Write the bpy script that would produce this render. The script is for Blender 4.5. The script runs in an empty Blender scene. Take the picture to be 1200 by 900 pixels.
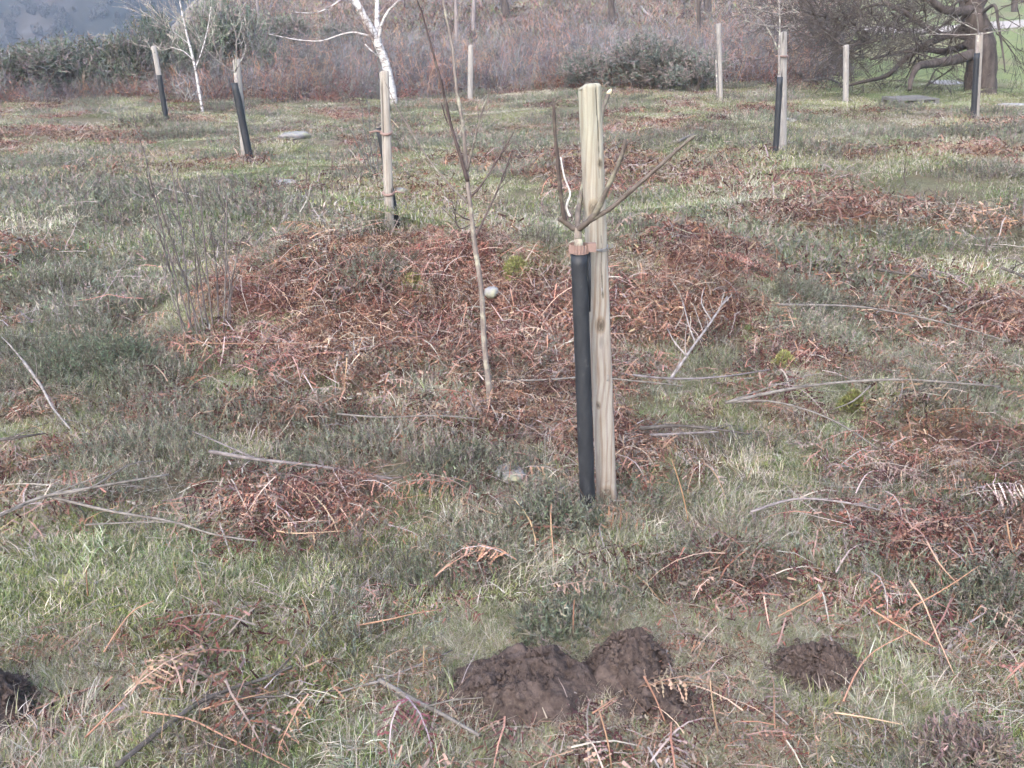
import bpy, math, random
import numpy as np
from mathutils import Vector
random.seed(7)
RNG = np.random.default_rng(11)
R = math.radians
SC = bpy.context.scene
COL = SC.collection

# ------------------------------------------------------------------ camera
F, PITCH, CZ = 1178.0, 19.6, 1.66          # focal length in photo pixels (1200 wide), pitch down, eye height
cd = bpy.data.cameras.new('camera'); cam = bpy.data.objects.new('camera', cd); COL.objects.link(cam)
cam.location = (0, 0, CZ); cam.rotation_euler = (R(90 - PITCH), 0, 0)
cd.sensor_width = 36; cd.lens = 36 * F / 1200; cd.clip_start = 0.05; cd.clip_end = 3000
SC.camera = cam
# ------------------------------------------------------------------ sky and light (overcast winter day)
SUN_EL, SUN_AZ = 42, 205
wd = bpy.data.worlds.new('World'); SC.world = wd; wd.use_nodes = True
wn = wd.node_tree; bg = wn.nodes['Background']
sky = wn.nodes.new('ShaderNodeTexSky'); sky.sky_type = 'NISHITA'; sky.sun_disc = False
sky.sun_elevation = R(SUN_EL); sky.sun_rotation = R(SUN_AZ)
sky.air_density = 1.0; sky.dust_density = 2.8; sky.ozone_density = 1.0
wn.links.new(sky.outputs[0], bg.inputs[0]); bg.inputs[1].default_value = 0.15
sl = bpy.data.lights.new('sun', 'SUN'); sl.energy = 0.6; sl.angle = R(70); sl.color = (1.0, 0.975, 0.97)
sun = bpy.data.objects.new('sun', sl); COL.objects.link(sun)
_d = Vector((math.sin(R(SUN_AZ)) * math.cos(R(SUN_EL)), math.cos(R(SUN_AZ)) * math.cos(R(SUN_EL)), math.sin(R(SUN_EL))))
sun.rotation_euler = _d.to_track_quat('Z', 'Y').to_euler()
sun.location = (0, -10, 30)
SC.view_settings.view_transform = 'Standard'; SC.view_settings.look = 'None'
SC.view_settings.gamma = 1.0; SC.view_settings.use_curve_mapping = False
SC.view_settings.exposure = 2.32
SC.render.engine = 'CYCLES'
SC.cycles.max_bounces = 4; SC.cycles.diffuse_bounces = 3; SC.cycles.volume_bounces = 0
SC.cycles.transmission_bounces = 2; SC.cycles.transparent_max_bounces = 4
SC.cycles.use_denoising = True
SC.cycles.use_adaptive_sampling = True; SC.cycles.adaptive_threshold = 0.05; SC.cycles.adaptive_min_samples = 20

# ------------------------------------------------------------------ helpers: noise, terrain, pixels
def vnoise(x, y, seed=0):
    x = np.asarray(x, float); y = np.asarray(y, float)
    ix = np.floor(x).astype(np.int64); iy = np.floor(y).astype(np.int64)
    fx = x - ix; fy = y - iy
    fx = fx * fx * (3 - 2 * fx); fy = fy * fy * (3 - 2 * fy)
    def h(a, b):
        v = (a * 374761393 + b * 668265263 + seed * 974634777) & 0xffffffff
        v = ((v ^ (v >> 13)) * 1274126177) & 0xffffffff
        v = (v ^ (v >> 16)) & 0xffff
        return v / 32767.5 - 1.0
    a = h(ix, iy); b = h(ix + 1, iy); c = h(ix, iy + 1); d = h(ix + 1, iy + 1)
    return (a * (1 - fx) + b * fx) * (1 - fy) + (c * (1 - fx) + d * fx) * fy
def fbm(x, y, seed=0, o=3):
    s = 0; a = 1; t = 0
    for k in range(o):
        s = s + a * vnoise(np.asarray(x) * 2 ** k + 17.3 * k, np.asarray(y) * 2 ** k - 9.1 * k, seed + k); t += a; a *= .5
    return s / t
def sst(a, b, v):
    t = np.clip((np.asarray(v, float) - a) / (b - a), 0, 1); return t * t * (3 - 2 * t)
def H(x, y):
    x = np.asarray(x, float); y = np.asarray(y, float)
    d = np.hypot(x, y)
    z = 0.022 * fbm(x / .9, y / .9, 3) + 0.012 * fbm(x / .3, y / .3, 5, 2)
    z = z + .10 * fbm(x / 4., y / 4., 9) * sst(4, 10, d)
    sy = np.where(y < 6.3, .85, 1.5)
    mx = np.exp(-((x + .1) / 1.75) ** 4)
    z = z + .42 * mx * np.exp(-((y - 6.3) / sy) ** 2) * (1 + .35 * fbm(x / .8, y / .8, 21, 2))
    z = z + .28 * sst(6, 11, y) * sst(-1, 3, x)
    z = z - .10 * sst(8, 14, y) * sst(0, -4, x)
    r = np.maximum(0, y - 26); r = r * r / (r + 6)
    v = sst(-.24, -.44, x / np.maximum(y, 1))
    rise = .066 * np.minimum(r, 230) + .35 * fbm(x / 9., y / 9., 31) * sst(0, 20, r)
    fall = -np.minimum(.13 * r, 24)
    z = z + rise * (1 - v) + fall * v
    z = z - .9 * np.clip(-y / 30., 0, 1)
    return z
CP, SP = math.cos(R(PITCH)), math.sin(R(PITCH))
def ray(px, py):
    u = (px - 600) / F; v = (450 - py) / F
    return np.array([u, CP + v * SP, -SP + v * CP])
_T = np.geomspace(.8, 1500, 3000)
def gp(px, py, lift=0.0):
    """point on the ground (raised by lift) seen at a photo pixel"""
    r = ray(px, py); P = np.array([0, 0, CZ])[:, None] + r[:, None] * _T
    g = P[2] - H(P[0], P[1]) - lift
    k = np.argmax(g < 0)
    if g[k] >= 0: k = len(_T) - 1
    if k == 0: k = 1
    a = g[k - 1] / (g[k - 1] - g[k]) if g[k - 1] != g[k] else 0
    t = _T[k - 1] + a * (_T[k] - _T[k - 1])
    p = np.array([0, 0, CZ]) + r * t
    return Vector(p)
def pt(px, py, Y):
    """point seen at a photo pixel at depth Y of the thing it belongs to"""
    r = ray(px, py); t = Y / r[1]
    return Vector((r[0] * t, Y, CZ + r[2] * t))
def proj(x, y, z):
    dx = x; dz = z - CZ
    depth = y * CP - dz * SP; up = y * SP + dz * CP
    depth = np.maximum(depth, .05)
    return 600 + F * dx / depth, 450 - F * up / depth
def hz(x, y): return float(H(x, y))

# ------------------------------------------------------------------ helpers: meshes
class MB:
    def __init__(s): s.v = []; s.f = []; s.c = []
    def add(s, vs, fs, col=(1, 1, 1)):
        n = len(s.v); s.v += [tuple(p) for p in vs]; s.f += [tuple(i + n for i in f) for f in fs]
        if isinstance(col, list): s.c += col
        else: s.c += [col] * len(vs)
    def tube(s, pts, rad, sides=6, col=(1, 1, 1), cap=True, jit=0.0):
        pts = [Vector(p) for p in pts]; n = len(pts)
        if not isinstance(rad, (list, tuple)): rad = [rad] * n
        vs = []; ref = None
        for i, p in enumerate(pts):
            t = (pts[min(i + 1, n - 1)] - pts[max(i - 1, 0)])
            t = t.normalized() if t.length > 1e-9 else Vector((0, 0, 1))
            if ref is None: ref = t.orthogonal().normalized()
            u = (ref - t * ref.dot(t))
            u = u.normalized() if u.length > 1e-6 else t.orthogonal().normalized()
            ref = u; w = t.cross(u)
            for k in range(sides):
                a = 2 * math.pi * k / sides; q = rad[i] * (1 + (random.uniform(-jit, jit) if jit else 0))
                vs.append(p + u * (math.cos(a) * q) + w * (math.sin(a) * q))
        fs = []
        for i in range(n - 1):
            for k in range(sides):
                a = i * sides + k; b = i * sides + (k + 1) % sides
                fs.append((a, b, b + sides, a + sides))
        if cap:
            fs.append(tuple(range(sides))[::-1]); fs.append(tuple((n - 1) * sides + k for k in range(sides)))
        s.add(vs, fs, col)
    def strip(s, pts, wid, side, col):
        """flat tapering ribbon along pts"""
        n = len(pts); vs = []; fs = []; cs = []
        for i, p in enumerate(pts):
            w = wid * (1 - (i / (n - 1)) ** 1.6 * .9)
            vs += [p - side * w / 2, p + side * w / 2]
        for i in range(n - 1): fs.append((2 * i, 2 * i + 1, 2 * i + 3, 2 * i + 2))
        s.add(vs, fs, col)
    def mesh(s, name, mat, smooth=True):
        me = bpy.data.meshes.new(name); me.from_pydata(s.v, [], s.f)
        a = me.color_attributes.new('Col', 'FLOAT_COLOR', 'POINT')
        arr = np.ones((len(s.v), 4), np.float32); arr[:, :3] = np.array(s.c, np.float32).reshape(-1, 3)
        a.data.foreach_set('color', arr.ravel())
        if smooth: me.polygons.foreach_set('use_smooth', [True] * len(me.polygons))
        me.materials.append(mat); me.update(); return me
    def build(s, name, mat, parent=None, smooth=True, origin=None):
        if origin is not None:
            o = Vector(origin); s.v = [tuple(Vector(p) - o) for p in s.v]
        return link(name, s.mesh(name, mat, smooth), parent, origin)
def link(name, me, parent=None, loc=None):
    ob = bpy.data.objects.new(name, me); COL.objects.link(ob)
    if parent: ob.parent = parent
    elif loc is not None: ob.location = loc
    return ob
def tag(o, label=None, cat=None, group=None, kind=None):
    if label: o['label'] = label
    if cat: o['category'] = cat
    if group: o['group'] = group
    if kind: o['kind'] = kind
    return o
def thing(name, label, cat, loc, group=None):
    o = bpy.data.objects.new(name, None); COL.objects.link(o); o.location = loc; o.empty_display_size = .1
    return tag(o, label, cat, group)
def part(mb, name, mat, root, smooth=True, parent=None):
    o = root.location
    mb.v = [(p[0] - o[0], p[1] - o[1], p[2] - o[2]) for p in mb.v]
    return link(name, mb.mesh(name, mat, smooth), parent or root)
def smooth_path(pts, n=4):
    P = [Vector(p) for p in pts]
    if len(P) < 3: return [P[0].lerp(P[-1], i / n) for i in range(n + 1)]
    out = []
    for i in range(len(P) - 1):
        a = P[max(i - 1, 0)]; b = P[i]; c = P[i + 1]; d = P[min(i + 2, len(P) - 1)]
        for k in range(n):
            t = k / n
            out.append(.5 * ((2 * b) + (c - a) * t + (2 * a - 5 * b + 4 * c - d) * t * t + (3 * b - a - 3 * c + d) * t ** 3))
    out.append(P[-1]); return out
def lerp_r(r0, r1, n): return [r0 + (r1 - r0) * i / (n - 1) for i in range(n)]
def rv(s=1.0): return Vector((random.uniform(-s, s), random.uniform(-s, s), random.uniform(-s, s)))

# ------------------------------------------------------------------ materials
def base_mat(name, rough=.8, spec=.25):
    m = bpy.data.materials.new(name); m.use_nodes = True; nt = m.node_tree
    b = nt.nodes['Principled BSDF']; b.inputs['Roughness'].default_value = rough
    b.inputs['Specular IOR Level'].default_value = spec
    return m, nt, b
def N(nt, t, **kw):
    n = nt.nodes.new(t)
    for k, v in kw.items(): setattr(n, k, v)
    return n
def noise(nt, scale, detail=4, vec=None, rough=.6, dist=0):
    n = N(nt, 'ShaderNodeTexNoise'); n.inputs['Scale'].default_value = scale; n.inputs['Detail'].default_value = detail
    n.inputs['Roughness'].default_value = rough; n.inputs['Distortion'].default_value = dist
    if vec is not None: nt.links.new(vec, n.inputs['Vector'])
    return n.outputs['Fac']
def ramp(nt, fac, stops):
    r = N(nt, 'ShaderNodeValToRGB'); e = r.color_ramp.elements
    while len(e) < len(stops): e.new(.5)
    for q, (p, c) in zip(e, stops): q.position = p; q.color = (*c, 1)
    nt.links.new(fac, r.inputs[0]); return r.outputs[0]
def mix(nt, fac, a, b, mode='MIX'):
    n = N(nt, 'ShaderNodeMix', data_type='RGBA', blend_type=mode)
    for sock, v in ((n.inputs[0], fac), (n.inputs[6], a), (n.inputs[7], b)):
        if isinstance(v, (int, float)): sock.default_value = v
        elif isinstance(v, tuple): sock.default_value = (*v, 1)
        else: nt.links.new(v, sock)
    return n.outputs[2]
def bump(nt, b, h, strength=.5, dist=.01):
    n = N(nt, 'ShaderNodeBump'); n.inputs['Strength'].default_value = strength; n.inputs['Distance'].default_value = dist
    nt.links.new(h, n.inputs['Height']); nt.links.new(n.outputs[0], b.inputs['Normal'])
def objco(nt): return N(nt, 'ShaderNodeTexCoord').outputs['Object']
def mapped(nt, vec, sc):
    m = N(nt, 'ShaderNodeMapping'); m.inputs['Scale'].default_value = sc; nt.links.new(vec, m.inputs['Vector']); return m.outputs[0]
def foliage_mat(name, transl=.25, rough=.75, spec=.2, hue=.03, val=.35):
    """colour from the piece's own Col attribute, varied from one plant to the next"""
    m, nt, b = base_mat(name, rough, spec)
    at = N(nt, 'ShaderNodeAttribute', attribute_name='Col')
    oi = N(nt, 'ShaderNodeObjectInfo')
    hs = N(nt, 'ShaderNodeHueSaturation')
    mr = N(nt, 'ShaderNodeMapRange'); mr.inputs['To Min'].default_value = 1 - val; mr.inputs['To Max'].default_value = 1 + val
    nt.links.new(oi.outputs['Random'], mr.inputs['Value']); nt.links.new(mr.outputs[0], hs.inputs['Value'])
    ml = N(nt, 'ShaderNodeMath', operation='MULTIPLY'); ml.inputs[1].default_value = 7.31
    fr = N(nt, 'ShaderNodeMath', operation='FRACT'); nt.links.new(oi.outputs['Random'], ml.inputs[0]); nt.links.new(ml.outputs[0], fr.inputs[0])
    mh = N(nt, 'ShaderNodeMapRange'); mh.inputs['To Min'].default_value = .5 - hue; mh.inputs['To Max'].default_value = .5 + hue
    nt.links.new(fr.outputs[0], mh.inputs['Value']); nt.links.new(mh.outputs[0], hs.inputs['Hue'])
    nt.links.new(at.outputs['Color'], hs.inputs['Color'])
    nt.links.new(hs.outputs[0], b.inputs['Base Color'])
    if transl:
        tr = N(nt, 'ShaderNodeBsdfTranslucent'); nt.links.new(hs.outputs[0], tr.inputs[0])
        mx = N(nt, 'ShaderNodeMixShader'); mx.inputs[0].default_value = transl
        nt.links.new(b.outputs[0], mx.inputs[1]); nt.links.new(tr.outputs[0], mx.inputs[2])
        nt.links.new(mx.outputs[0], nt.nodes['Material Output'].inputs[0])
    return m
def bark_mat(name, c0, c1, scale=30, stretch=(1, 1, .25), rough=.85, lichen=None, use_col=False):
    m, nt, b = base_mat(name, rough, .2)
    v = mapped(nt, objco(nt), stretch)
    f = noise(nt, scale, 6, v, .65)
    c = ramp(nt, f, [(.3, c0), (.7, c1)])
    if lichen:
        l = ramp(nt, noise(nt, scale * .35, 4, objco(nt)), [(.52, (0, 0, 0)), (.66, (1, 1, 1))]); c = mix(nt, l, c, lichen)
    if use_col:
        at = N(nt, 'ShaderNodeAttribute', attribute_name='Col'); c = mix(nt, 1.0, c, at.outputs['Color'], 'MULTIPLY')
    nt.links.new(c, b.inputs['Base Color']); bump(nt, b, f, .5, .006)
    return m
M = {}
M['grass'] = foliage_mat('grass_blades', .3, .8, .1, .03, .42)
M['litter'] = foliage_mat('dead_bracken', .2, .85, .1, .015, .35)
M['heather'] = foliage_mat('heather_sprigs', .15, .8, .15, .02, .3)
M['twig'] = foliage_mat('twigs', 0, .85, .15, .02, .35)
M['gorse'] = foliage_mat('gorse_spines', .15, .75, .15, .02, .25)
M['moss'] = foliage_mat('moss_fronds', .25, .85, .1, .02, .2)
M['bark_young'] = bark_mat('young_bark', (.093, .080, .071), (.205, .185, .168), 45, (1, 1, .3), .75, (.30, .31, .24), True)
M['bark_old'] = bark_mat('old_bark', (.028, .022, .021), (.095, .078, .07), 9, (1, 1, .3), .95)
M['bark_grey'] = bark_mat('grey_bark', (.12, .10, .10), (.24, .21, .20), 8, (1, 1, .3), .9)
M['deadwood'] = bark_mat('dead_branch', (.09, .08, .073), (.30, .28, .262), 26, (1, 1, 1), .85, None, True)
M['stalk'] = foliage_mat('bracken_stalk', 0, .6, .3, .01, .15)

def birch_mat():
    m, nt, b = base_mat('birch_bark', .7, .3)
    v = mapped(nt, objco(nt), (1, 1, 2.6)); f = noise(nt, 4.2, 7, v, .75, .6)
    c = ramp(nt, f, [(.40, (.09, .075, .07)), (.50, (.36, .34, .33)), (.62, (.52, .50, .48)), (1, (.60, .57, .55))])
    nt.links.new(c, b.inputs['Base Color']); bump(nt, b, f, .4, .01); return m
M['birch'] = birch_mat()
def stake_mat(name, pale, tan, brown, green=0.0, near=False):
    """weathered softwood: cathedral grain, knots with swirls round them, brown stains, grey film, green algae at the top"""
    m, nt, b = base_mat(name, .85, .12)
    oc = objco(nt)
    vo = N(nt, 'ShaderNodeTexVoronoi'); vo.inputs['Scale'].default_value = 4.2
    nt.links.new(mapped(nt, oc, (2.4, 2.4, 1)), vo.inputs['Vector'])
    kn = vo.outputs['Distance']
    wv = noise(nt, 2.6, 3, mapped(nt, oc, (3, 3, .9)), .5)
    gsum = N(nt, 'ShaderNodeMath', operation='MULTIPLY_ADD'); gsum.inputs[1].default_value = 11
    sx = N(nt, 'ShaderNodeSeparateXYZ'); nt.links.new(oc, sx.inputs[0])
    gx = N(nt, 'ShaderNodeMath', operation='MULTIPLY'); gx.inputs[1].default_value = 330; nt.links.new(sx.outputs['X'], gx.inputs[0])
    nt.links.new(wv, gsum.inputs[0]); nt.links.new(gx.outputs[0], gsum.inputs[2])
    g2_ = N(nt, 'ShaderNodeMath', operation='MULTIPLY_ADD'); g2_.inputs[1].default_value = -6; nt.links.new(kn, g2_.inputs[0]); nt.links.new(gsum.outputs[0], g2_.inputs[2])
    sn = N(nt, 'ShaderNodeMath', operation='SINE'); nt.links.new(g2_.outputs[0], sn.inputs[0])
    mr0 = N(nt, 'ShaderNodeMapRange'); mr0.inputs['From Min'].default_value = -1; nt.links.new(sn.outputs[0], mr0.inputs['Value'])
    c = ramp(nt, mr0.outputs[0], [(.0, pale), (.5, pale), (.9, tan)])
    fine = noise(nt, 170, 5, mapped(nt, oc, (1, 1, .035)), .65)
    c = mix(nt, ramp(nt, fine, [(.36, (.5, .5, .5)), (.56, (0, 0, 0))]), c, brown)
    stain = noise(nt, 7, 4, mapped(nt, oc, (1.5, 1.5, .5)), .6)
    c = mix(nt, ramp(nt, stain, [(.55, (0, 0, 0)), (.72, (.55, .55, .55))]), c, brown)
    c = mix(nt, ramp(nt, kn, [(.05, (1, 1, 1)), (.13, (.0, .0, .0))]), c, tuple(x * .45 for x in brown))
    gr = noise(nt, 30, 4, mapped(nt, oc, (1, 1, .2)), .6)
    c = mix(nt, ramp(nt, gr, [(.4, (0, 0, 0)), (.75, (.45, .45, .45))]), c, (.34, .33, .31))
    if green:
        mr = N(nt, 'ShaderNodeMapRange'); mr.inputs['From Min'].default_value = .75; mr.inputs['From Max'].default_value = 1.4; mr.inputs['To Max'].default_value = green
        nt.links.new(sx.outputs['Z'], mr.inputs['Value'])
        gm = N(nt, 'ShaderNodeMath', operation='MULTIPLY'); nt.links.new(mr.outputs[0], gm.inputs[0]); nt.links.new(ramp(nt, stain, [(.25, (1, 1, 1)), (.75, (.35, .35, .35))]), gm.inputs[1])
        c = mix(nt, gm.outputs[0], c, (.235, .25, .175))
    if near:   # soil splashed on the foot
        mr = N(nt, 'ShaderNodeMapRange'); mr.inputs['From Min'].default_value = .22; mr.inputs['From Max'].default_value = .0; mr.inputs['To Max'].default_value = .7
        nt.links.new(sx.outputs['Z'], mr.inputs['Value'])
        gm = N(nt, 'ShaderNodeMath', operation='MULTIPLY'); nt.links.new(mr.outputs[0], gm.inputs[0]); nt.links.new(ramp(nt, noise(nt, 16, 4, oc), [(.35, (0, 0, 0)), (.6, (1, 1, 1))]), gm.inputs[1])
        c = mix(nt, gm.outputs[0], c, (.13, .085, .06))
    at = N(nt, 'ShaderNodeAttribute', attribute_name='Col'); c = mix(nt, 1.0, c, at.outputs['Color'], 'MULTIPLY')
    nt.links.new(c, b.inputs['Base Color']); bump(nt, b, fine, .6, .003); return m
M['stake_near'] = stake_mat('cracked_softwood', (.275, .248, .212), (.19, .155, .125), (.17, .12, .09), .5, True)
M['stake'] = stake_mat('softwood_stake', (.25, .228, .198), (.20, .175, .148), (.17, .135, .11))
M['stake_far'] = stake_mat('weathered_stake', (.235, .22, .205), (.195, .18, .165), (.15, .132, .12))
def plain_mat(name, col, rough, spec, var=.15, scale=60, metal=0):
    m, nt, b = base_mat(name, rough, spec)
    f = noise(nt, scale, 5, objco(nt))
    c = mix(nt, f, tuple(x * (1 - var) for x in col), tuple(min(1, x * (1 + var)) for x in col))
    nt.links.new(c, b.inputs['Base Color']); bump(nt, b, f, .15, .003); b.inputs['Metallic'].default_value = metal; return m
def tube_mat():
    m, nt, b = base_mat('black_plastic', .55, .28)
    oc = objco(nt); f = noise(nt, 40, 6, mapped(nt, oc, (1, 1, .4)), .7)
    c = ramp(nt, f, [(.35, (.012, .013, .016)), (.62, (.022, .024, .028)), (.8, (.075, .072, .068))])
    nt.links.new(c, b.inputs['Base Color'])
    nt.links.new(ramp(nt, f, [(.3, (.42,) * 3), (.7, (.68,) * 3)]), b.inputs['Roughness'])
    return m
M['tube'] = tube_mat()
M['copper'] = plain_mat('copper_brown_rubber', (.17, .112, .095), .6, .4, .2, 90)
M['wire'] = plain_mat('grey_wire', (.25, .25, .26), .45, .5, .2, 200, .7)
M['stripped'] = plain_mat('barkless_wood', (.46, .43, .39), .7, .2, .1, 60)
M['cutwood'] = plain_mat('fresh_cut', (.44, .38, .26), .7, .2, .12, 90)
M['pallet'] = plain_mat('grey_timber', (.11, .105, .10), .85, .2, .3, 18)
def stone_mat():
    m, nt, b = base_mat('lichened_stone', .9, .2)
    oc = objco(nt); f = noise(nt, 14, 7, oc, .7)
    c = ramp(nt, f, [(.3, (.12, .118, .118)), (.6, (.23, .225, .225)), (.8, (.33, .33, .315))])
    c = mix(nt, ramp(nt, noise(nt, 5, 3, oc), [(.55, (0, 0, 0)), (.68, (.7, .7, .7))]), c, (.24, .24, .13))
    nt.links.new(c, b.inputs['Base Color']); bump(nt, b, f, .7, .02); return m
M['stone'] = stone_mat()
def soil_mat():
    m, nt, b = base_mat('dark_soil', .95, .15)
    oc = objco(nt); f = noise(nt, 55, 7, oc, .75); g = noise(nt, 14, 3, oc)
    c = ramp(nt, f, [(.3, (.030, .022, .019)), (.55, (.070, .052, .045)), (.8, (.15, .118, .10))])
    c = mix(nt, ramp(nt, g, [(.48, (0, 0, 0)), (.66, (.7, .7, .7))]), c, (.11, .083, .072))
    nt.links.new(c, b.inputs['Base Color']); bump(nt, b, f, 1.0, .012); return m
M['soil'] = soil_mat()
def ground_mat():
    m, nt, b = base_mat('heath_ground', .95, .1)
    geo = N(nt, 'ShaderNodeNewGeometry').outputs['Position']
    at = N(nt, 'ShaderNodeAttribute', attribute_name='Col')
    f = noise(nt, 38, 6, geo, .75); g = noise(nt, 3.1, 5, geo, .65)
    c = mix(nt, .85, at.outputs['Color'], ramp(nt, f, [(.28, (.42, .40, .38)), (.5, (.95, .95, .95)), (.75, (1.5, 1.42, 1.3))]), 'MULTIPLY')
    c = mix(nt, .7, c, ramp(nt, g, [(.3, (.72, .70, .72)), (.7, (1.25, 1.22, 1.15))]), 'MULTIPLY')
    nt.links.new(c, b.inputs['Base Color']); bump(nt, b, f, 1.0, .03); return m
M['ground'] = ground_mat()
def hill_mat():
    m, nt, b = base_mat('moorland', .95, .05)
    geo = N(nt, 'ShaderNodeNewGeometry').outputs['Position']
    f = noise(nt, .012, 5, geo, .6, .5); g = noise(nt, .09, 5, geo, .7)
    c = ramp(nt, f, [(.35, (.014, .019, .018)), (.5, (.03, .031, .028)), (.65, (.058, .050, .046))])
    c = mix(nt, .8, c, ramp(nt, g, [(.3, (.55, .55, .6)), (.7, (1.4, 1.35, 1.3))]), 'MULTIPLY')
    nt.links.new(c, b.inputs['Base Color']); return m
M['hill'] = hill_mat()

# ------------------------------------------------------------------ plant zones of the heath
# ellipses in photo pixels (cx, cy, rx, ry, weight): only decide which plant grows at a ground point
Z_BRACKEN = [(470, 385, 190, 95, 1.25), (330, 360, 100, 70, .9), (600, 440, 170, 70, .9), (815, 355, 95, 80, 1.45), (560, 300, 190, 30, .7),
             (740, 430, 90, 70, .8), (350, 600, 110, 30, .8), (1085, 530, 60, 40, .85), (1070, 648, 75, 28, .8), (985, 585, 45, 22, .6), (525, 700, 60, 35, .9),
             (775, 850, 70, 25, 1.0), (475, 820, 40, 30, .8), (240, 850, 40, 16, .4), (1170, 380, 60, 40, .9), (760, 500, 120, 45, .7),
             (300, 490, 220, 40, .6), (900, 690, 60, 18, .6), (90, 780, 60, 15, .6), (860, 610, 60, 18, .5), (60, 520, 120, 60, .5),
             (1050, 260, 170, 22, .7), (1090, 190, 140, 14, .6), (60, 155, 120, 12, .7), (640, 705, 40, 15, .6), (960, 240, 90, 14, .4),
             (1180, 600, 50, 50, .6), (600, 500, 160, 30, .6), (180, 640, 120, 15, .3), (700, 190, 120, 18, .35), (860, 215, 80, 12, .5)]
Z_HEATHER = [(120, 405, 120, 60, 1.2), (60, 330, 120, 45, .8), (540, 545, 90, 40, .8), (665, 600, 70, 60, 1.0), (700, 745, 90, 45, .6),
             (960, 370, 80, 55, 1.0), (880, 290, 110, 30, .7), (320, 520, 150, 60, .7), (1160, 690, 60, 45, 1.0), (1130, 460, 90, 40, .7),
             (800, 620, 130, 60, .5), (150, 560, 150, 50, .5), (520, 160, 60, 14, .7), (640, 155, 50, 14, .6), (430, 325, 60, 24, .7),
             (980, 560, 80, 50, .4), (1000, 310, 150, 22, .6), (100, 240, 160, 40, .5)]
Z_GREEN = [(150, 700, 260, 110, .9), (420, 660, 110, 60, .6), (330, 800, 160, 110, .8), (950, 870, 300, 60, .5), (780, 255, 110, 18, 1.0),
           (1010, 275, 110, 16, .8), (480, 245, 120, 25, .7), (330, 262, 60, 18, .7), (860, 590, 70, 30, .8), (20, 545, 60, 40, .6), (20, 430, 40, 20, .7),
           (600, 875, 200, 40, .7), (560, 730, 60, 25, .5), (900, 735, 80, 35, .7), (700, 235, 60, 20, .6), (1140, 800, 90, 60, .3),
           (250, 430, 60, 40, .4), (850, 180, 60, 14, .4)]
Z_STRAW = [(1060, 825, 210, 90, 1.2), (930, 865, 150, 50, 1.1), (800, 640, 150, 55, .9), (330, 520, 160, 50, .5), (180, 590, 190, 45, .6), (450, 880, 160, 40, .5),
           (1120, 610, 90, 50, .6), (580, 650, 120, 50, .5), (830, 560, 110, 40, .4), (260, 730, 200, 60, .4), (1000, 450, 170, 60, .4)]
def zone(bl, px, py):
    w = np.zeros_like(px)
    for cx, cy, rx, ry, a in bl:
        q = 1 - ((px - cx) / rx) ** 2 - ((py - cy) / ry) ** 2
        w = np.maximum(w, a * sst(0, .55, q))
    return w
def zones(x, y):
    z = H(x, y); px, py = proj(x, y, z)
    n1 = fbm(x / .7, y / .7, 51, 3); n2 = fbm(x / .8, y / .8, 61, 3); n3 = fbm(x / 1.1, y / 1.1, 71, 3); n4 = fbm(x / .6, y / .6, 81, 3)
    d = np.hypot(x, y); far = sst(7, 12, d)
    n6 = fbm(x / .35, y / .35, 57, 2); jx = px + 30 * n2 + 28 * n6; jy = py + 16 * n3 + 14 * n1
    n5 = fbm(x / .28, y / .28, 55, 2)
    br = np.clip(.85 * zone(Z_BRACKEN, jx, jy) + .34 * n1 + .62 * n5 * (1 - .3 * far) + .15 * far - .03 - .13 * sst(3.6, 2.8, d), 0, 1.2)
    he = np.clip(zone(Z_HEATHER, jx, jy) + .55 * n2 + .18 * far, 0, 1.2)
    gr = np.clip(zone(Z_GREEN, jx, jy) + .5 * n3 + .22 * far, 0, 1.2)
    stw = np.clip(zone(Z_STRAW, jx, jy) + .5 * n4 + .1, 0, 1.2)
    lawn = sst(17.2, 18.6, y - .08 * x) * sst(.26, .31, x / np.maximum(y, 1) + .02 * n2)
    lawn = lawn * (1 - .0 * y)
    return br, he, gr, stw, lawn, px, py
# molehills: no plants there (x, y, rx, ry, height) from the photo's pixels
MOLE = []
for cx, cy, rpx, aspect, hgt in ((612, 812, 94, .80, .115), (737, 788, 58, 1.0, .115), (955, 790, 62, .75, .07), (-18, 838, 64, .9, .11), (768, 832, 66, .7, .05)):
    c = gp(cx, cy); dep = c.y * CP - (c.z - CZ) * SP
    MOLE.append((c.x, c.y, rpx * dep / F, rpx * dep / F * aspect, hgt))
def in_mole(x, y, margin=.12, n=9):
    m = np.zeros(np.shape(x), bool)
    for cx, cy, rx, ry, h in MOLE[:n]: m |= ((x - cx) / (rx + margin)) ** 2 + ((y - cy) / (ry + margin)) ** 2 < 1
    return m

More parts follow.
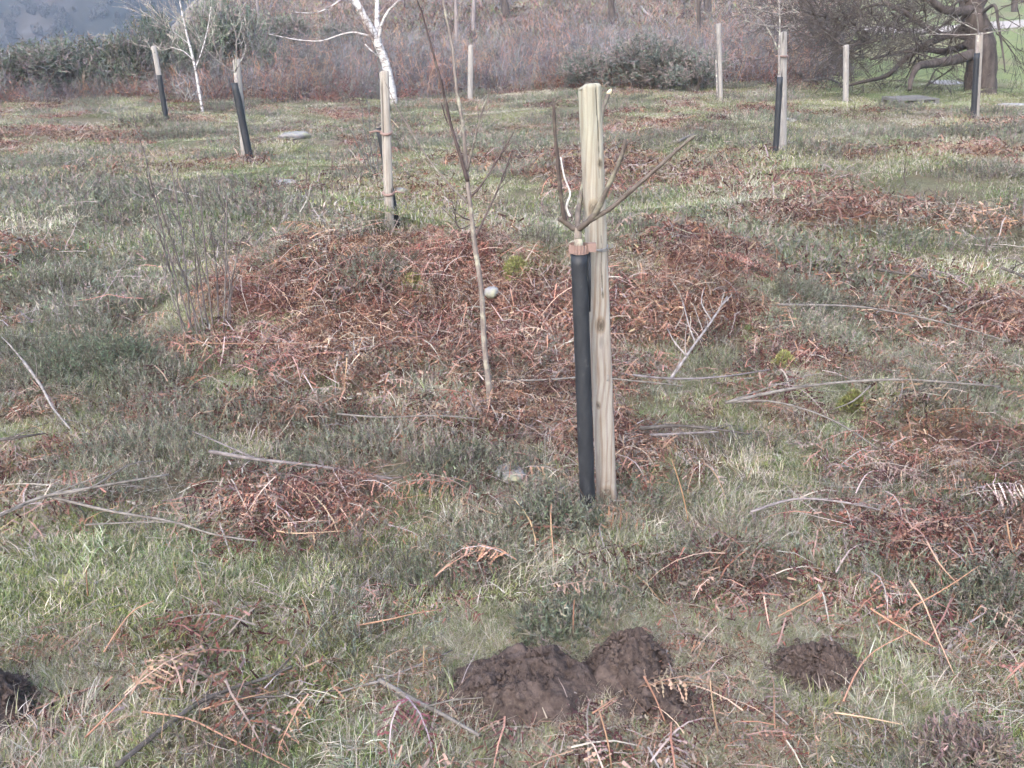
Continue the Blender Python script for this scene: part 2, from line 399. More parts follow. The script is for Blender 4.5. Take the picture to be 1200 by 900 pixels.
# ------------------------------------------------------------------ ground sheet
def axis(step, g, end):
    out = [0.0]
    while out[-1] < end: out.append(out[-1] + max(step, g * out[-1]))
    return out
def build_ground():
    xp = axis(.07, .028, 420); xs = np.array([-v for v in xp[:0:-1]] + xp)
    yp = axis(.055, .019, 420); yb = axis(.25, .12, 60); ys = np.array([-v for v in yb[:0:-1]] + yp)
    X, Y = np.meshgrid(xs, ys); Z = H(X, Y)
    nx, ny = len(xs), len(ys)
    v = np.stack([X.ravel(), Y.ravel(), Z.ravel()], 1)
    i = np.arange(ny - 1)[:, None] * nx + np.arange(nx - 1)[None]
    f = np.stack([i, i + 1, i + nx + 1, i + nx], -1).reshape(-1, 4)
    me = bpy.data.meshes.new('ground'); me.vertices.add(len(v)); me.vertices.foreach_set('co', v.ravel())
    me.loops.add(f.size); me.loops.foreach_set('vertex_index', f.ravel()); me.polygons.add(len(f))
    me.polygons.foreach_set('loop_start', np.arange(0, f.size, 4)); me.polygons.foreach_set('use_smooth', [True] * len(f)); me.update()
    br, he, gr, stw, lawn, px, py = zones(X.ravel(), Y.ravel())
    c = np.tile(np.array([.135, .125, .085]), (len(v), 1))
    def mixin(w, col):
        nonlocal c
        w = np.clip(w, 0, 1)[:, None]; c = c * (1 - w) + np.array(col) * w
    mixin(stw * .4, (.20, .17, .11)); mixin(gr * .8, (.12, .135, .055)); mixin(he * .5, (.085, .085, .06)); mixin(br * .9, (.13, .070, .052))
    hf = sst(25, 34, Y.ravel()); nn = fbm(X.ravel() / 7, Y.ravel() / 7, 91)
    mixin(hf, (.145, .118, .10)); mixin(hf * sst(.0, .3, nn), (.19, .18, .11)); mixin(hf * sst(-.1, -.4, nn) * .7, (.14, .085, .075))
    mixin(lawn, (.145, .175, .078)); mixin(lawn * sst(-.2, .4, fbm(X.ravel() / 1.6, Y.ravel() / 2.6, 97)) * .7, (.165, .14, .095))
    arr = np.ones((len(v), 4), np.float32); arr[:, :3] = c
    a = me.color_attributes.new('Col', 'FLOAT_COLOR', 'POINT'); a.data.foreach_set('color', arr.ravel())
    me.materials.append(M['ground']); tag(link('ground', me), kind='structure')
build_ground()
def build_far_hill():
    xs = np.linspace(-900, 900, 110); ys = np.linspace(120, 900, 90)
    X, Y = np.meshgrid(xs, ys)
    Z = -36 + 150 * sst(150, 560, Y + .25 * X) + 13 * fbm(X / 75, Y / 75, 7, 4) * sst(150, 260, Y)
    mb = bpy.data.meshes.new('hill'); nx = len(xs)
    v = np.stack([X.ravel(), Y.ravel(), Z.ravel()], 1); i = np.arange(len(ys) - 1)[:, None] * nx + np.arange(nx - 1)[None]
    f = np.stack([i, i + 1, i + nx + 1, i + nx], -1).reshape(-1, 4)
    mb.from_pydata(v.tolist(), [], f.tolist()); mb.polygons.foreach_set('use_smooth', [True] * len(f)); mb.materials.append(M['hill'])
    tag(link('hill', mb), kind='structure')
    return X, Y, Z
FHX, FHY, FHZ = build_far_hill()
# pale path over the lawn on the right
def build_path():
    m, nt, b = base_mat('path_gravel', .95, .1)
    f = noise(nt, 9, 5, objco(nt)); nt.links.new(ramp(nt, f, [(.3, (.22, .20, .18)), (.7, (.32, .29, .27))]), b.inputs['Base Color'])
    mb = MB(); L = []
    for k in range(41):
        px = 1015 + k * 11; py = 36 - k * .42 + 3.2 * math.sin(k * .19)
        a = gp(px, min(py + 3.2, 40)); 
        L.append(a)
    for k in range(len(L) - 1):
        w = Vector((0, 2.6 + .4 * math.sin(k * .7), 0))
        q = [L[k], L[k + 1], L[k + 1] + w, L[k] + w]
        n = 4; vs = []
        for j in range(n + 1):
            for p, e in ((q[0], q[3]), (q[1], q[2])):
                s = p.lerp(e, j / n); vs.append((s.x, s.y, hz(s.x, s.y) + .03))
        mb.add(vs, [(2 * j, 2 * j + 1, 2 * j + 3, 2 * j + 2) for j in range(n)])
    tag(mb.build('path', m), kind='structure')
build_path()

# ------------------------------------------------------------------ scattered plants (stuff): one object each, geometry nodes
HID = bpy.data.collections.new('plant_sources')
def scatter(name, meshes, x, y, scl, rot, idx, label, cat, zoff=0.0, z=None):
    """one stuff object: its vertices are the plant positions, geometry nodes set a plant mesh on each"""
    n = len(x); z = H(x, y) + zoff if z is None else z
    me = bpy.data.meshes.new(name); me.vertices.add(n)
    me.vertices.foreach_set('co', np.stack([x, y, z], 1).ravel())
    for an, ty, arr in (('rot', 'FLOAT_VECTOR', rot), ('scl', 'FLOAT', scl), ('idx', 'INT', idx)):
        at = me.attributes.new(an, ty, 'POINT')
        at.data.foreach_set('vector' if ty == 'FLOAT_VECTOR' else 'value', np.ascontiguousarray(arr).ravel())
    ob = link(name, me); tag(ob, label, cat, kind='stuff')
    ng = bpy.data.node_groups.new(name + '_scatter', 'GeometryNodeTree')
    ng.interface.new_socket('Geometry', in_out='INPUT', socket_type='NodeSocketGeometry')
    ng.interface.new_socket('Geometry', in_out='OUTPUT', socket_type='NodeSocketGeometry')
    gi = ng.nodes.new('NodeGroupInput'); go = ng.nodes.new('NodeGroupOutput')
    jn = ng.nodes.new('GeometryNodeJoinGeometry'); ip = ng.nodes.new('GeometryNodeInstanceOnPoints')
    for m in reversed(meshes):      # the join lists its inputs last-linked first
        so = bpy.data.objects.new(name + '_source', m); HID.objects.link(so)
        oi = ng.nodes.new('GeometryNodeObjectInfo'); oi.inputs['Object'].default_value = so; oi.inputs['As Instance'].default_value = False
        g2 = ng.nodes.new('GeometryNodeGeometryToInstance')
        ng.links.new(oi.outputs['Geometry'], g2.inputs[0]); ng.links.new(g2.outputs[0], jn.inputs[0])
    ng.links.new(gi.outputs[0], ip.inputs['Points']); ng.links.new(jn.outputs[0], ip.inputs['Instance'])
    ip.inputs['Pick Instance'].default_value = True
    for an, ty, sk in (('rot', 'FLOAT_VECTOR', 'Rotation'), ('scl', 'FLOAT', 'Scale'), ('idx', 'INT', 'Instance Index')):
        na = ng.nodes.new('GeometryNodeInputNamedAttribute'); na.data_type = ty; na.inputs['Name'].default_value = an
        ng.links.new(na.outputs['Attribute'], ip.inputs[sk])
    ng.links.new(ip.outputs[0], go.inputs[0])
    md = ob.modifiers.new('scatter', 'NODES'); md.node_group = ng
    return ob
def sector(n, d0, d1, p=0.0, ang=41):
    """points in the sector in front of the camera, density falling as distance^-p"""
    u = RNG.random(n); k = 2 - p
    d = (d0 ** k + u * (d1 ** k - d0 ** k)) ** (1 / k)
    a = np.radians(RNG.uniform(-ang, ang, n)); x = d * np.sin(a); y = d * np.cos(a)
    x = x + RNG.uniform(-.6, .6, n) * np.clip(3 - d, 0, 1)
    return x, y, d
def rots(x, y, tilt=.08, az=None):
    n = len(x); a = RNG.uniform(0, 6.283, n) if az is None else az
    e = .12; gx = (H(x + e, y) - H(x - e, y)) / (2 * e); gy = (H(x, y + e) - H(x, y - e)) / (2 * e)
    lx = -gx * np.cos(a) - gy * np.sin(a); ly = gx * np.sin(a) - gy * np.cos(a)
    return np.stack([-np.arctan(ly) + RNG.normal(0, tilt, n), np.arctan(lx) + RNG.normal(0, tilt, n), a], 1)
def jitc(c, s=.25):
    k = 1 + random.uniform(-s, s); return tuple(max(0, x * k * (1 + random.uniform(-.08, .08))) for x in c)
def g2(s):
    r = 2.1 * s * random.random() ** .58; a = random.uniform(0, 6.2832)
    return Vector((r * math.cos(a), r * math.sin(a), 0))
GREENS = [(.135, .170, .066), (.170, .200, .088), (.20, .222, .118), (.12, .145, .064), (.225, .23, .125), (.19, .215, .080)]
STRAWS = [(.33, .295, .235), (.38, .345, .28), (.28, .245, .195), (.41, .385, .325), (.24, .205, .165)]
HEATH = [(.12, .132, .092), (.142, .154, .112), (.17, .17, .135), (.105, .118, .08), (.20, .172, .15)]
BRK = [(.150, .070, .050), (.19, .098, .070), (.115, .055, .044), (.24, .135, .096), (.07, .032, .028), (.28, .195, .15), (.17, .13, .112), (.09, .043, .036), (.06, .030, .028), (.21, .175, .155)]
STALK = [(.30, .170, .115), (.27, .165, .12), (.36, .26, .195), (.22, .135, .10), (.35, .30, .25), (.29, .25, .235)]
GREYT = [(.25, .225, .22), (.31, .28, .275), (.18, .15, .15), (.34, .31, .28), (.22, .19, .20)]
def blade(mb, p, h, a, lean, bend, wid, col, n=3):
    dr = Vector((math.cos(a), math.sin(a), 0)); th = lean; pts = [p]
    for k in range(n):
        pts.append(pts[-1] + (dr * math.sin(th) + Vector((0, 0, math.cos(th)))) * (h / n)); th = min(th + bend, 2.3)
    s = (Vector((-dr.y, dr.x, 0)) + rv(.6)).normalized()
    mb.strip(pts, wid, s, col)
def blades(mb, nb, h0, h1, sig, wid, pal, lean=.6, comb=0.0, tufts=9):
    ca = random.uniform(0, 6.28); tc = [g2(sig) for _ in range(tufts)]
    for _ in range(nb):
        t = random.choice(tc) if random.random() < .65 else g2(sig)
        o = g2(sig * .22); p = t + o - Vector((0, 0, .01))
        a = ca + random.gauss(0, .6) if random.random() < comb else math.atan2(o.y, o.x) + random.gauss(0, .9)
        blade(mb, p, random.uniform(h0, h1), a, abs(random.gauss(lean, .35)), random.uniform(.1, .55), wid * random.uniform(.7, 1.3), jitc(random.choice(pal)))
def sprig(mb, p, h, dr, pal, leaves=14, lw=.004, ll=.014, stemc=(.11, .085, .07), sw=.0035):
    side = dr.orthogonal().normalized(); pts = [p, p + dr * h * .5 + rv(h * .08), p + dr * h + rv(h * .13)]
    c = jitc(random.choice(pal), .3); mb.strip(pts, sw, side, stemc)
    for k in range(leaves):
        t = .2 + .82 * (k + random.random()) / leaves; q = pts[0].lerp(pts[1], t * 2) if t < .5 else pts[1].lerp(pts[2], t * 2 - 1)
        v = (rv(1) + dr * .9).normalized(); s = v.cross(rv(1)); s = s.normalized() if s.length > 1e-4 else side
        mb.add([q - s * lw / 2, q + s * lw / 2, q + v * ll * random.uniform(.6, 1.7)], [(0, 1, 2)], jitc(c, .15))
def sprigs(mb, ns, h0, h1, sig, pal, **kw):
    for _ in range(ns):
        o = g2(sig); dr = (o / sig * .22 + Vector((random.gauss(0, .2), random.gauss(0, .2), 1))).normalized()
        sprig(mb, o - Vector((0, 0, .012)), random.uniform(h0, h1), dr, pal, **kw)
def frond(mb, L, origin, az, el, col, curl=1.0, stalk=None, fine=1.0, npin=None, wide=.26):
    """one withered bracken frond: bent midrib, curled side ribs, small ragged leaflets"""
    p = Vector(origin); th = el; pts = [p]; n = npin or max(7, int(L / .019 / fine))
    for k in range(n):
        th -= curl * random.uniform(.0, .22) * 10 / n; az += random.gauss(0, .07)
        p = p + Vector((math.cos(az) * math.cos(th), math.sin(az) * math.cos(th), math.sin(th))) * (L / n); pts.append(p)
    side = Vector((-math.sin(az), math.cos(az), 0))
    mb.strip(pts[::3] + [pts[-1]], .005 * fine, (side + rv(.3)).normalized(), stalk or jitc(random.choice(STALK)))
    for k in range(n // 5, n):
        u = k / n; w = L * wide * (1 - u) ** .75 + .01
        t = (pts[k + 1] - pts[k]).normalized()
        for sg in (-1, 1):
            if random.random() < .2: continue
            dv = (side * sg + t * random.uniform(.1, .6) + Vector((0, 0, random.uniform(-.9, .25)))).normalized()
            wl = w * random.uniform(.5, 1.1); c = jitc(col, .35); a = pts[k]; nl = max(3, int(wl / .0095 / fine)); step = wl / nl
            drop = random.uniform(-.5, .1)
            for j in range(nl):
                dv = (dv + Vector((0, 0, drop * .25)) + rv(.12)).normalized(); b = a + dv * step
                q = (t + rv(.7)).normalized() * (.0055 * fine * (1 - .6 * j / nl) * random.uniform(.5, 1.5))
                mb.add([a, b + q, b + dv * .003, b - q * random.uniform(.5, 1.1)], [(0, 1, 2, 3)], c)
                a = b
def bits(mb, n, sig, lo, hi, pal, zs=.015):
    for _ in range(n):
        p = g2(sig) + Vector((0, 0, abs(random.gauss(.004, zs)))); c = jitc(random.choice(pal), .4)
        v = rv(1).normalized() * random.uniform(lo, hi); s = v.cross(rv(1)).normalized() * random.uniform(.07, .2) * v.length
        mb.add([p - s, p + s * .7, p + v + s * .4, p + v - s * .6], [(0, 1, 2, 3)], c)
def straws(mb, n, sig, l0, l1, pal, r=.0022, up=.35, zs=.04):
    for _ in range(n):
        a = random.uniform(0, 6.28); L = random.uniform(l0, l1); p = g2(sig) + Vector((0, 0, random.uniform(.0, zs)))
        dv = Vector((math.cos(a), math.sin(a), random.uniform(-.1, up) if random.random() < .85 else random.uniform(.5, 1.2))).normalized() * L
        m_ = p + dv * .5 + rv(.1 * L); q_ = p + dv; sd = (Vector((0, 0, 1)).cross(dv).normalized() + rv(.8)).normalized()
        mb.strip([p, p.lerp(m_, .5) + rv(.02 * L), m_, m_.lerp(q_, .5) + rv(.02 * L), q_], r * 2 * random.uniform(.6, 1.3), sd, jitc(random.choice(pal)))

def patch(fn, mat, n): 
    out = []
    for _ in range(n):
        mb = MB(); fn(mb); out.append(mb.mesh('plant_patch', mat))
    return out
def place(near, far, w, mats):
    """near / far: (count, d0, d1, p); w(zones) -> probability"""
    X = []; Y = []; D = []; IDX = []; S = []; off = 0
    for (cnt, d0, d1, p), nv, s0, s1 in mats:
        x, y, d = sector(cnt, d0, d1, p); z = zones(x, y)
        pr = np.clip(w(z, x, y, d), 0, 1); k = RNG.random(cnt) < pr
        x, y, d = x[k], y[k], d[k]; n = len(x)
        X.append(x); Y.append(y); D.append(d); IDX.append(RNG.integers(off, off + nv, n)); S.append(RNG.uniform(s0, s1, n)); off += nv
    return np.concatenate(X), np.concatenate(Y), np.concatenate(D), np.concatenate(IDX).astype(np.int32), np.concatenate(S)
def grow(name, near_fn, far_fn, mat, w, ncnt, fcnt, label, cat, nv=7, smin=.75, split=7.0, fp=.5, zlift=None, az=None, dmax=29):
    """near plants in small patches, far ones in larger coarser patches"""
    ms = patch(near_fn, mat, nv) + patch(far_fn, mat, nv)
    x, y, d, idx, s = place(None, None, w, [((ncnt, 1.1, split, .5), nv, smin, 1.2), ((fcnt, split - .6, dmax, fp), nv, .7, 1.2)])
    if cat in ('grass', 'bracken'):      # small tufts close round the molehills
        for cx, cy, rx, ry, h in MOLE:
            a = RNG.uniform(0, 6.283, 230 if cat == 'grass' else 16); q = RNG.uniform(.015, .21, len(a))
            ex = cx + np.cos(a) * (rx + q); ey = cy + np.sin(a) * (ry + q); kk = ~in_mole(ex, ey, .012)
            x = np.concatenate([x, ex[kk]]); y = np.concatenate([y, ey[kk]]); n = int(kk.sum())
            idx = np.concatenate([idx, RNG.integers(0, nv, n).astype(np.int32)]); s = np.concatenate([s, RNG.uniform(.25, .6, n)])
    z = H(x, y)
    if zlift is not None: z = z + zlift(x, y)
    ro = rots(x, y, .08, None if az is None else RNG.normal(az[0], az[1], len(x)))
    return scatter(name, ms, x, y, s, ro, idx, label, cat, z=z)
mole = lambda x, y: 1 - in_mole(x, y)
# z = (bracken, heather, green, straw, lawn, px, py)
grow('short_grass', lambda m: blades(m, 1350, .014, .050, .085, .0025, GREENS * 3 + STRAWS * 2, .6, tufts=30),
     lambda m: blades(m, 1900, .02, .065, .30, .0062, GREENS * 3 + STRAWS * 2, .65, tufts=70), M['grass'],
     lambda z, x, y, d: np.maximum(np.clip(.40 + .8 * z[2] - .34 * z[0] - .12 * z[1] - .06 * sst(4, 8, d), .12, 1) * mole(x, y) * (1 - z[4]), z[4] * .7),
     1300, 1900, 'short green winter grass over the heath', 'grass')
MOSSY = [(.20, .23, .075), (.24, .26, .095), (.17, .20, .065)]
grow('moss_turf', lambda m: blades(m, 700, .008, .028, .085, .0040, MOSSY + GREENS[:2], .8, tufts=14),
     lambda m: blades(m, 800, .012, .04, .28, .010, MOSSY + GREENS[:2], .8, tufts=30), M['grass'],
     lambda z, x, y, d: np.clip(-.22 + .75 * z[2] - .4 * z[0] - .2 * z[3] + .45 * fbm(x / .9, y / .9, 99, 2), 0, .8) * mole(x, y) * (1 - z[4]),
     900, 1300, 'bright yellow-green moss showing between grass and heather', 'moss')
grow('dry_grass', lambda m: blades(m, 620, .03, .105, .095, .0021, STRAWS * 3 + GREENS, .9, .7, 22),
     lambda m: blades(m, 950, .04, .11, .30, .0046, STRAWS * 3 + GREENS[:4], .9, .4, 50), M['grass'],
     lambda z, x, y, d: np.clip(.14 + .95 * z[3] - .15 * z[0] - .18 * z[2] + .14 * sst(4, 9, d), .10, 1) * mole(x, y) * (1 - z[4]),
     1050, 1300, 'long pale dead grass lying in drifts', 'grass', az=(1.0, 1.4))
grow('heather', lambda m: sprigs(m, 125, .04, .12, .085, HEATH, lw=.0034, ll=.012),
     lambda m: sprigs(m, 220, .05, .15, .29, HEATH + [(.17, .14, .13)], leaves=10, lw=.009, ll=.03, sw=.005), M['heather'],
     lambda z, x, y, d: np.clip(.10 + .95 * z[1] - .12 * z[0] - .15 * z[2], .08, 1) * (1 - in_mole(x, y, .16)) * (1 - z[4]),
     850, 1300, 'low grey-green heather spread over the heath', 'heather')
def brk_near(m):
    for _ in range(15):
        frond(m, random.uniform(.16, .38), g2(.11) + Vector((0, 0, random.uniform(0, .07))), random.uniform(0, 6.28), random.uniform(-.1, .6), random.choice(BRK), 1.2)
    bits(m, 560, .12, .010, .032, BRK); straws(m, 34, .11, .06, .20, [tuple(v * .85 for v in q) for q in STALK], .0010)
def brk_far(m):
    for _ in range(26):
        frond(m, random.uniform(.25, .5), g2(.30) + Vector((0, 0, random.uniform(0, .09))), random.uniform(0, 6.28), random.uniform(-.1, .6), random.choice(BRK), 1.2, fine=2.2)
    bits(m, 600, .32, .02, .06, BRK, .03); straws(m, 110, .30, .12, .32, STALK, .0026)
grow('dead_bracken', brk_near, brk_far, M['litter'],
     lambda z, x, y, d: np.clip(-.02 + .95 * z[0] - .12 * z[2] - .10 * sst(3.4, 2.6, d), .055, .78) * (1 - in_mole(x, y, .17, 4)) * (1 - z[4]),
     1700, 1750, 'rust-brown withered bracken litter heaped over bank and heath', 'bracken', smin=.4,
     zlift=lambda x, y: RNG.uniform(0, .09, len(x)) * sst(.45, 1, zones(x, y)[0]))
def stems_near(m): straws(m, 26, .16, .08, .28, [tuple(v * .75 for v in q) for q in STALK + GREYT], .0010, .25, .04)
def stems_far(m): straws(m, 55, .38, .15, .42, STALK + GREYT * 2, .0024, .35, .05)
grow('loose_stems', stems_near, stems_far, M['twig'],
     lambda z, x, y, d: np.clip(.35 + .6 * z[0] + .15 * z[1] - .12 * z[2], .05, 1) * (1 - z[4]) * (1 - .8 * in_mole(x, y)),
     600, 620, 'thin straws and grey twigs strewn over the heath', 'twigs')

# ------------------------------------------------------------------ stakes, tree guards and planted saplings
def post_mesh(mb, a, b, r, segs=28, rings=40, crack=None, wob=.02, sq=3.2, turn=.35, col=(1, 1, 1), knots=()):
    """sawn stake from a (base) to b (top): flat faces with worn round corners, bevelled sawn top, drying crack"""
    a = Vector(a); b = Vector(b); ax = (b - a); L = ax.length; t = ax.normalized()
    u = Vector((1, 0, 0)); u = (u - t * u.dot(t)).normalized(); w = t.cross(u)
    vs = []; fs = []; cs = []
    hs = [L * i / (rings - 1) for i in range(rings)] + [L + .007, L + .008]
    for i, h in enumerate(hs):
        for k in range(segs):
            an = 2 * math.pi * k / segs; ca, sa = math.cos(an - turn), math.sin(an - turn)
            q = r / (abs(ca) ** sq + abs(sa) ** sq) ** (1 / sq)
            q *= 1 + wob * float(vnoise(math.cos(an) * 1.2 + h * 2.1, math.sin(an) * 1.2 + 5, 4)) + .012 * float(vnoise(an * 6, h * 1.5, 6))
            c = col; hh = h
            if i == len(hs) - 2: q *= .86
            if i == len(hs) - 1: q *= .5
            if i >= len(hs) - 3: hh = h - max(0, -math.cos(an) - .35) * r * .55      # left corner of the top is bevelled
            if crack:
                ang, z0, z1 = crack; da = (an - ang - .10 * math.sin(h * 5) - .04 * math.sin(h * 23) + math.pi) % (2 * math.pi) - math.pi
                if abs(da) < (.030 if segs > 60 else .09) * (1 + .8 * math.sin(h * 9)) and z0 < h < z1 + .1: q *= .86; c = tuple(x * .22 for x in col)
            for ka, kh, kr in knots:
                da = (an - ka + math.pi) % (2 * math.pi) - math.pi; dk_ = math.hypot(da * r * 1.05, (h - kh) * .62) / kr
                if dk_ < 1.9:
                    f_ = .34 if dk_ < .55 else (.55 + .22 * math.sin(dk_ * 16)) if dk_ < 1.15 else .62 + .38 * (dk_ - 1.15) / .75
                    c = (c[0] * f_, c[1] * f_ * .93, c[2] * f_ * .86); q += .0012 * max(0, 1 - dk_)
            vs.append(a + t * hh + u * math.cos(an) * q + w * math.sin(an) * q); cs.append(c)
    n = len(hs)
    for i in range(n - 1):
        for k in range(segs):
            x = i * segs + k; y = i * segs + (k + 1) % segs; fs.append((x, y, y + segs, x + segs))
    fs.append(tuple((n - 1) * segs + k for k in range(segs)))
    mb.add(vs, fs, cs)
def solid_tube(mb, a, b, r, th=.004, segs=24, rings=14, rib=0.0, oval=1.0):
    """open-topped plastic sleeve with wall thickness"""
    a = Vector(a); b = Vector(b); t = (b - a).normalized(); u = Vector((1, 0, 0)); u = (u - t * u.dot(t)).normalized(); w = t.cross(u)
    vs = []; fs = []
    def ring(c, q):
        for k in range(segs):
            an = 2 * math.pi * k / segs; vs.append(c + u * math.cos(an) * q + w * math.sin(an) * q * oval)
    for i in range(rings): ring(a.lerp(b, i / (rings - 1)), r * (1 + .015 * math.sin(i * 1.7)))
    ring(b - t * .001, r - th); ring(b - t * .12, r - th)
    for i in range(rings + 1):
        for k in range(segs):
            x = i * segs + k; y = i * segs + (k + 1) % segs; fs.append((x, y, y + segs, x + segs))
    mb.add(vs, fs)
def path_branch(pxs, Y, dys, r0, r1, col=(1, 1, 1), sides=7, n=4, knob=.12):
    """branch through photo pixels; dys shift each point nearer (-) or farther (+) than Y"""
    P = [pt(x, y, Y + dy) for (x, y), dy in zip(pxs, dys)]
    P = smooth_path(P, n); mb = MB()
    rr = [r0 + (r1 - r0) * i / (len(P) - 1) for i in range(len(P))]
    rr = [q * (1 + random.uniform(-knob, knob)) for q in rr]
    mb.tube(P, rr, sides, col); return mb, P

# --- the near staked tree
bs = gp(714, 592); YS = bs.y
st_b = Vector((bs.x, bs.y, hz(bs.x, bs.y) - .12)); st_t = pt(691, 101, YS - .015)
root = thing('wooden_stake', 'thick round pale wooden stake with cracked greenish top, nearest the camera', 'stake', (bs.x, bs.y, hz(bs.x, bs.y)))
mb = MB(); _h = lambda px, py: (pt(px, py, YS) - st_b).length
post_mesh(mb, st_b, st_t, .0335, 110, 300, crack=(-1.05, .92, 1.9), knots=((-1.50, _h(705, 377), .011), (-1.62, _h(713, 576), .015), (-1.75, _h(697, 243), .012), (-.9, _h(700, 190), .006), (-2.1, _h(708, 470), .006))); part(mb, 'post', M['stake_near'], root)
for zz, an in ((.93, -1.35), (.62, -1.1)):     # staples that hold the tie and wire
    c = st_b.lerp(st_t, zz / 1.6); mb = MB(); q = Vector((math.cos(an), math.sin(an), 0))
    mb.tube([c + q * .034, c + q * .041, c + q * .041 + Vector((.0, 0, .018)), c + q * .034 + Vector((0, 0, .018))], .0011, 5); part(mb, 'staple', M['wire'], root)

bt = gp(690, 606); YT = bt.y
tg_b = Vector((bt.x, bt.y, hz(bt.x, bt.y) - .04)); tg_t = pt(678.5, 297, YT - .01)
root = thing('tree_guard', 'tall black plastic tree guard tube beside the nearest stake', 'tree guard', (bt.x, bt.y, hz(bt.x, bt.y)))
mb = MB(); solid_tube(mb, tg_b, tg_t, .0275, .003, 32, 30); part(mb, 'tube', M['tube'], root)
mb = MB()     # overlapping edge of the wrapped sleeve, seen on its right
e0 = tg_t + Vector((.031, .012, 0)); e1 = tg_t.lerp(tg_b, .20) + Vector((.030, .012, 0))
mb.tube([e0, e0.lerp(e1, .5), e1], [.008, .007, .003], 8); part(mb, 'overlap_edge', M['tube'], root)
# tie
YB = YT - .005
root = thing('tree_tie', 'copper-brown ribbed tree tie joining black tube and nearest stake', 'tree tie', pt(678, 291, YB))
c0 = pt(678.5, 291, YB); mb = MB(); segs = 72; vs = []; fs = []
for j, dz in enumerate((-.015, -.008, .008, .015)):
    for k in range(segs):
        an = 2 * math.pi * k / segs; q = .0315 + (.0018 if (k // 2) % 2 else -.0012)
        vs.append(c0 + Vector((math.cos(an) * q, math.sin(an) * q, dz)))
for j in range(3):
    for k in range(segs):
        x = j * segs + k; y = j * segs + (k + 1) % segs; fs.append((x, y, y + segs, x + segs))
mb.add(vs, fs); part(mb, 'ribbed_band', M['copper'], root, False)
mb = MB(); d0 = pt(694, 290, YB - .012)
for sx in (-1,):
    bx = [(-.014, -.010, -.013), (.012, -.010, -.013), (.012, .014, -.013), (-.014, .014, -.013), (-.014, -.010, .014), (.012, -.010, .014), (.012, .014, .014), (-.014, .014, .014)]
    mb.add([d0 + Vector(p) for p in bx], [(3, 2, 1, 0), (4, 5, 6, 7), (0, 1, 5, 4), (1, 2, 6, 5), (2, 3, 7, 6), (3, 0, 4, 7)])
part(mb, 'spacer', M['copper'], root, False)
zc = pt(705, 290, YS).z; tt = (zc - st_b.z) / (st_t.z - st_b.z); sc = st_b.lerp(st_t, tt)
for kk, dz in ((0, 0), (1, .006)):
    mb = MB(); mb.tube([sc + Vector((math.cos(a) * .0385, math.sin(a) * .0385, dz + .004 * math.sin(a * 2 + kk))) for a in [2 * math.pi * k / 28 for k in range(29)]], .0016, 5, cap=False)
    part(mb, 'wire_loop', M['wire'], root)
mb = MB(); w0 = sc + Vector((.036, -.012, .0)); mb.tube(smooth_path([w0, w0 + Vector((.010, -.008, .004)), w0 + Vector((.016, -.01, .012)), w0 + Vector((.012, -.012, .018))], 3), .0018, 5)
part(mb, 'wire_tail', M['wire'], root)
# sapling
base = Vector((tg_b.x, tg_b.y, hz(bt.x, bt.y)))
root = thing('sapling', 'pruned leafless sapling growing out of the nearest black tube', 'sapling', base)
fk = pt(677.5, 268, YT - .005)
mb = MB(); P = smooth_path([base - Vector((0, 0, .03)), base.lerp(fk, .5) + Vector((.004, 0, 0)), tg_t, pt(677.5, 280, YT - .006), fk + Vector((0, 0, .004))], 5)
mb.tube(P, lerp_r(.016, .0125, len(P)), 12, (1.15, 1.1, 1.05), jit=.05); part(mb, 'stem', M['bark_young'], root)
dk = (.40, .345, .34); md = (.60, .555, .53)
BR = [([(677, 269), (671, 267), (663, 261), (655, 256)], [0, -.005, -.01, -.015], .0085, .0055, md),
      ([(664, 262), (661, 254), (658, 235), (655, 208), (653, 182), (650, 153), (649, 122)], [-.01, -.012, -.02, -.03, -.04, -.05, -.06], .0058, .0034, dk),
      ([(677, 269), (684, 264), (692, 257), (700, 246), (712, 220), (720, 203), (730, 178), (732.5, 163)], [0, -.03, -.055, -.075, -.095, -.11, -.13, -.135], .0095, .0040, md),
      ([(693, 257), (708, 249), (722, 239), (748, 216), (770, 197), (796, 173.5), (813, 160)], [-.058, -.07, -.08, -.10, -.12, -.14, -.15], .0070, .0034, md),
      ([(677, 269), (677, 256), (678, 243), (681, 227), (690, 190), (700, 160), (706, 130), (713, 110)], [0, .03, .07, .12, .20, .24, .26, .27], .0085, .0052, md)]
for pxs, dys, r0, r1, c in BR:
    mb, P = path_branch(pxs, YT, dys, r0 * 1.25, r1 * 1.45, c); lastb = part(mb, 'branch', M['bark_young'], root)
for (x0, y0, x1, y1, dy, r) in ((649, 122, 656, 118, -.06, .0022), (650, 128, 653, 124, -.06, .0022), (732, 166, 738, 164, -.13, .0022), (731, 170, 728, 164, -.13, .002),
                             (812, 160, 818, 158, -.15, .003), (720, 204, 716, 200, -.11, .0018), (796, 174, 799, 177, -.14, .0018), (655, 208, 658, 204, -.03, .0018),
                             (667, 264, 668, 259, -.01, .002), (748, 216, 747, 211, -.1, .0018), (653, 182, 650, 178, -.04, .0015)):
    mb = MB(); mb.tube([pt(x0, y0, YT + dy), pt((x0 + x1) / 2 + .5, (y0 + y1) / 2, YT + dy), pt(x1, y1, YT + dy)], [r, r * .9, r * .5], 5, md); part(mb, 'twig', M['bark_young'], root)
mb, P = path_branch([(657, 184), (661, 206), (667, 222), (668, 229), (665, 237), (664, 244), (668, 254)], YT, [.01, .008, .004, 0, 0, 0, 0], .0026, .0042, (1, 1, 1)); part(mb, 'stripped_twig', M['stripped'], root)
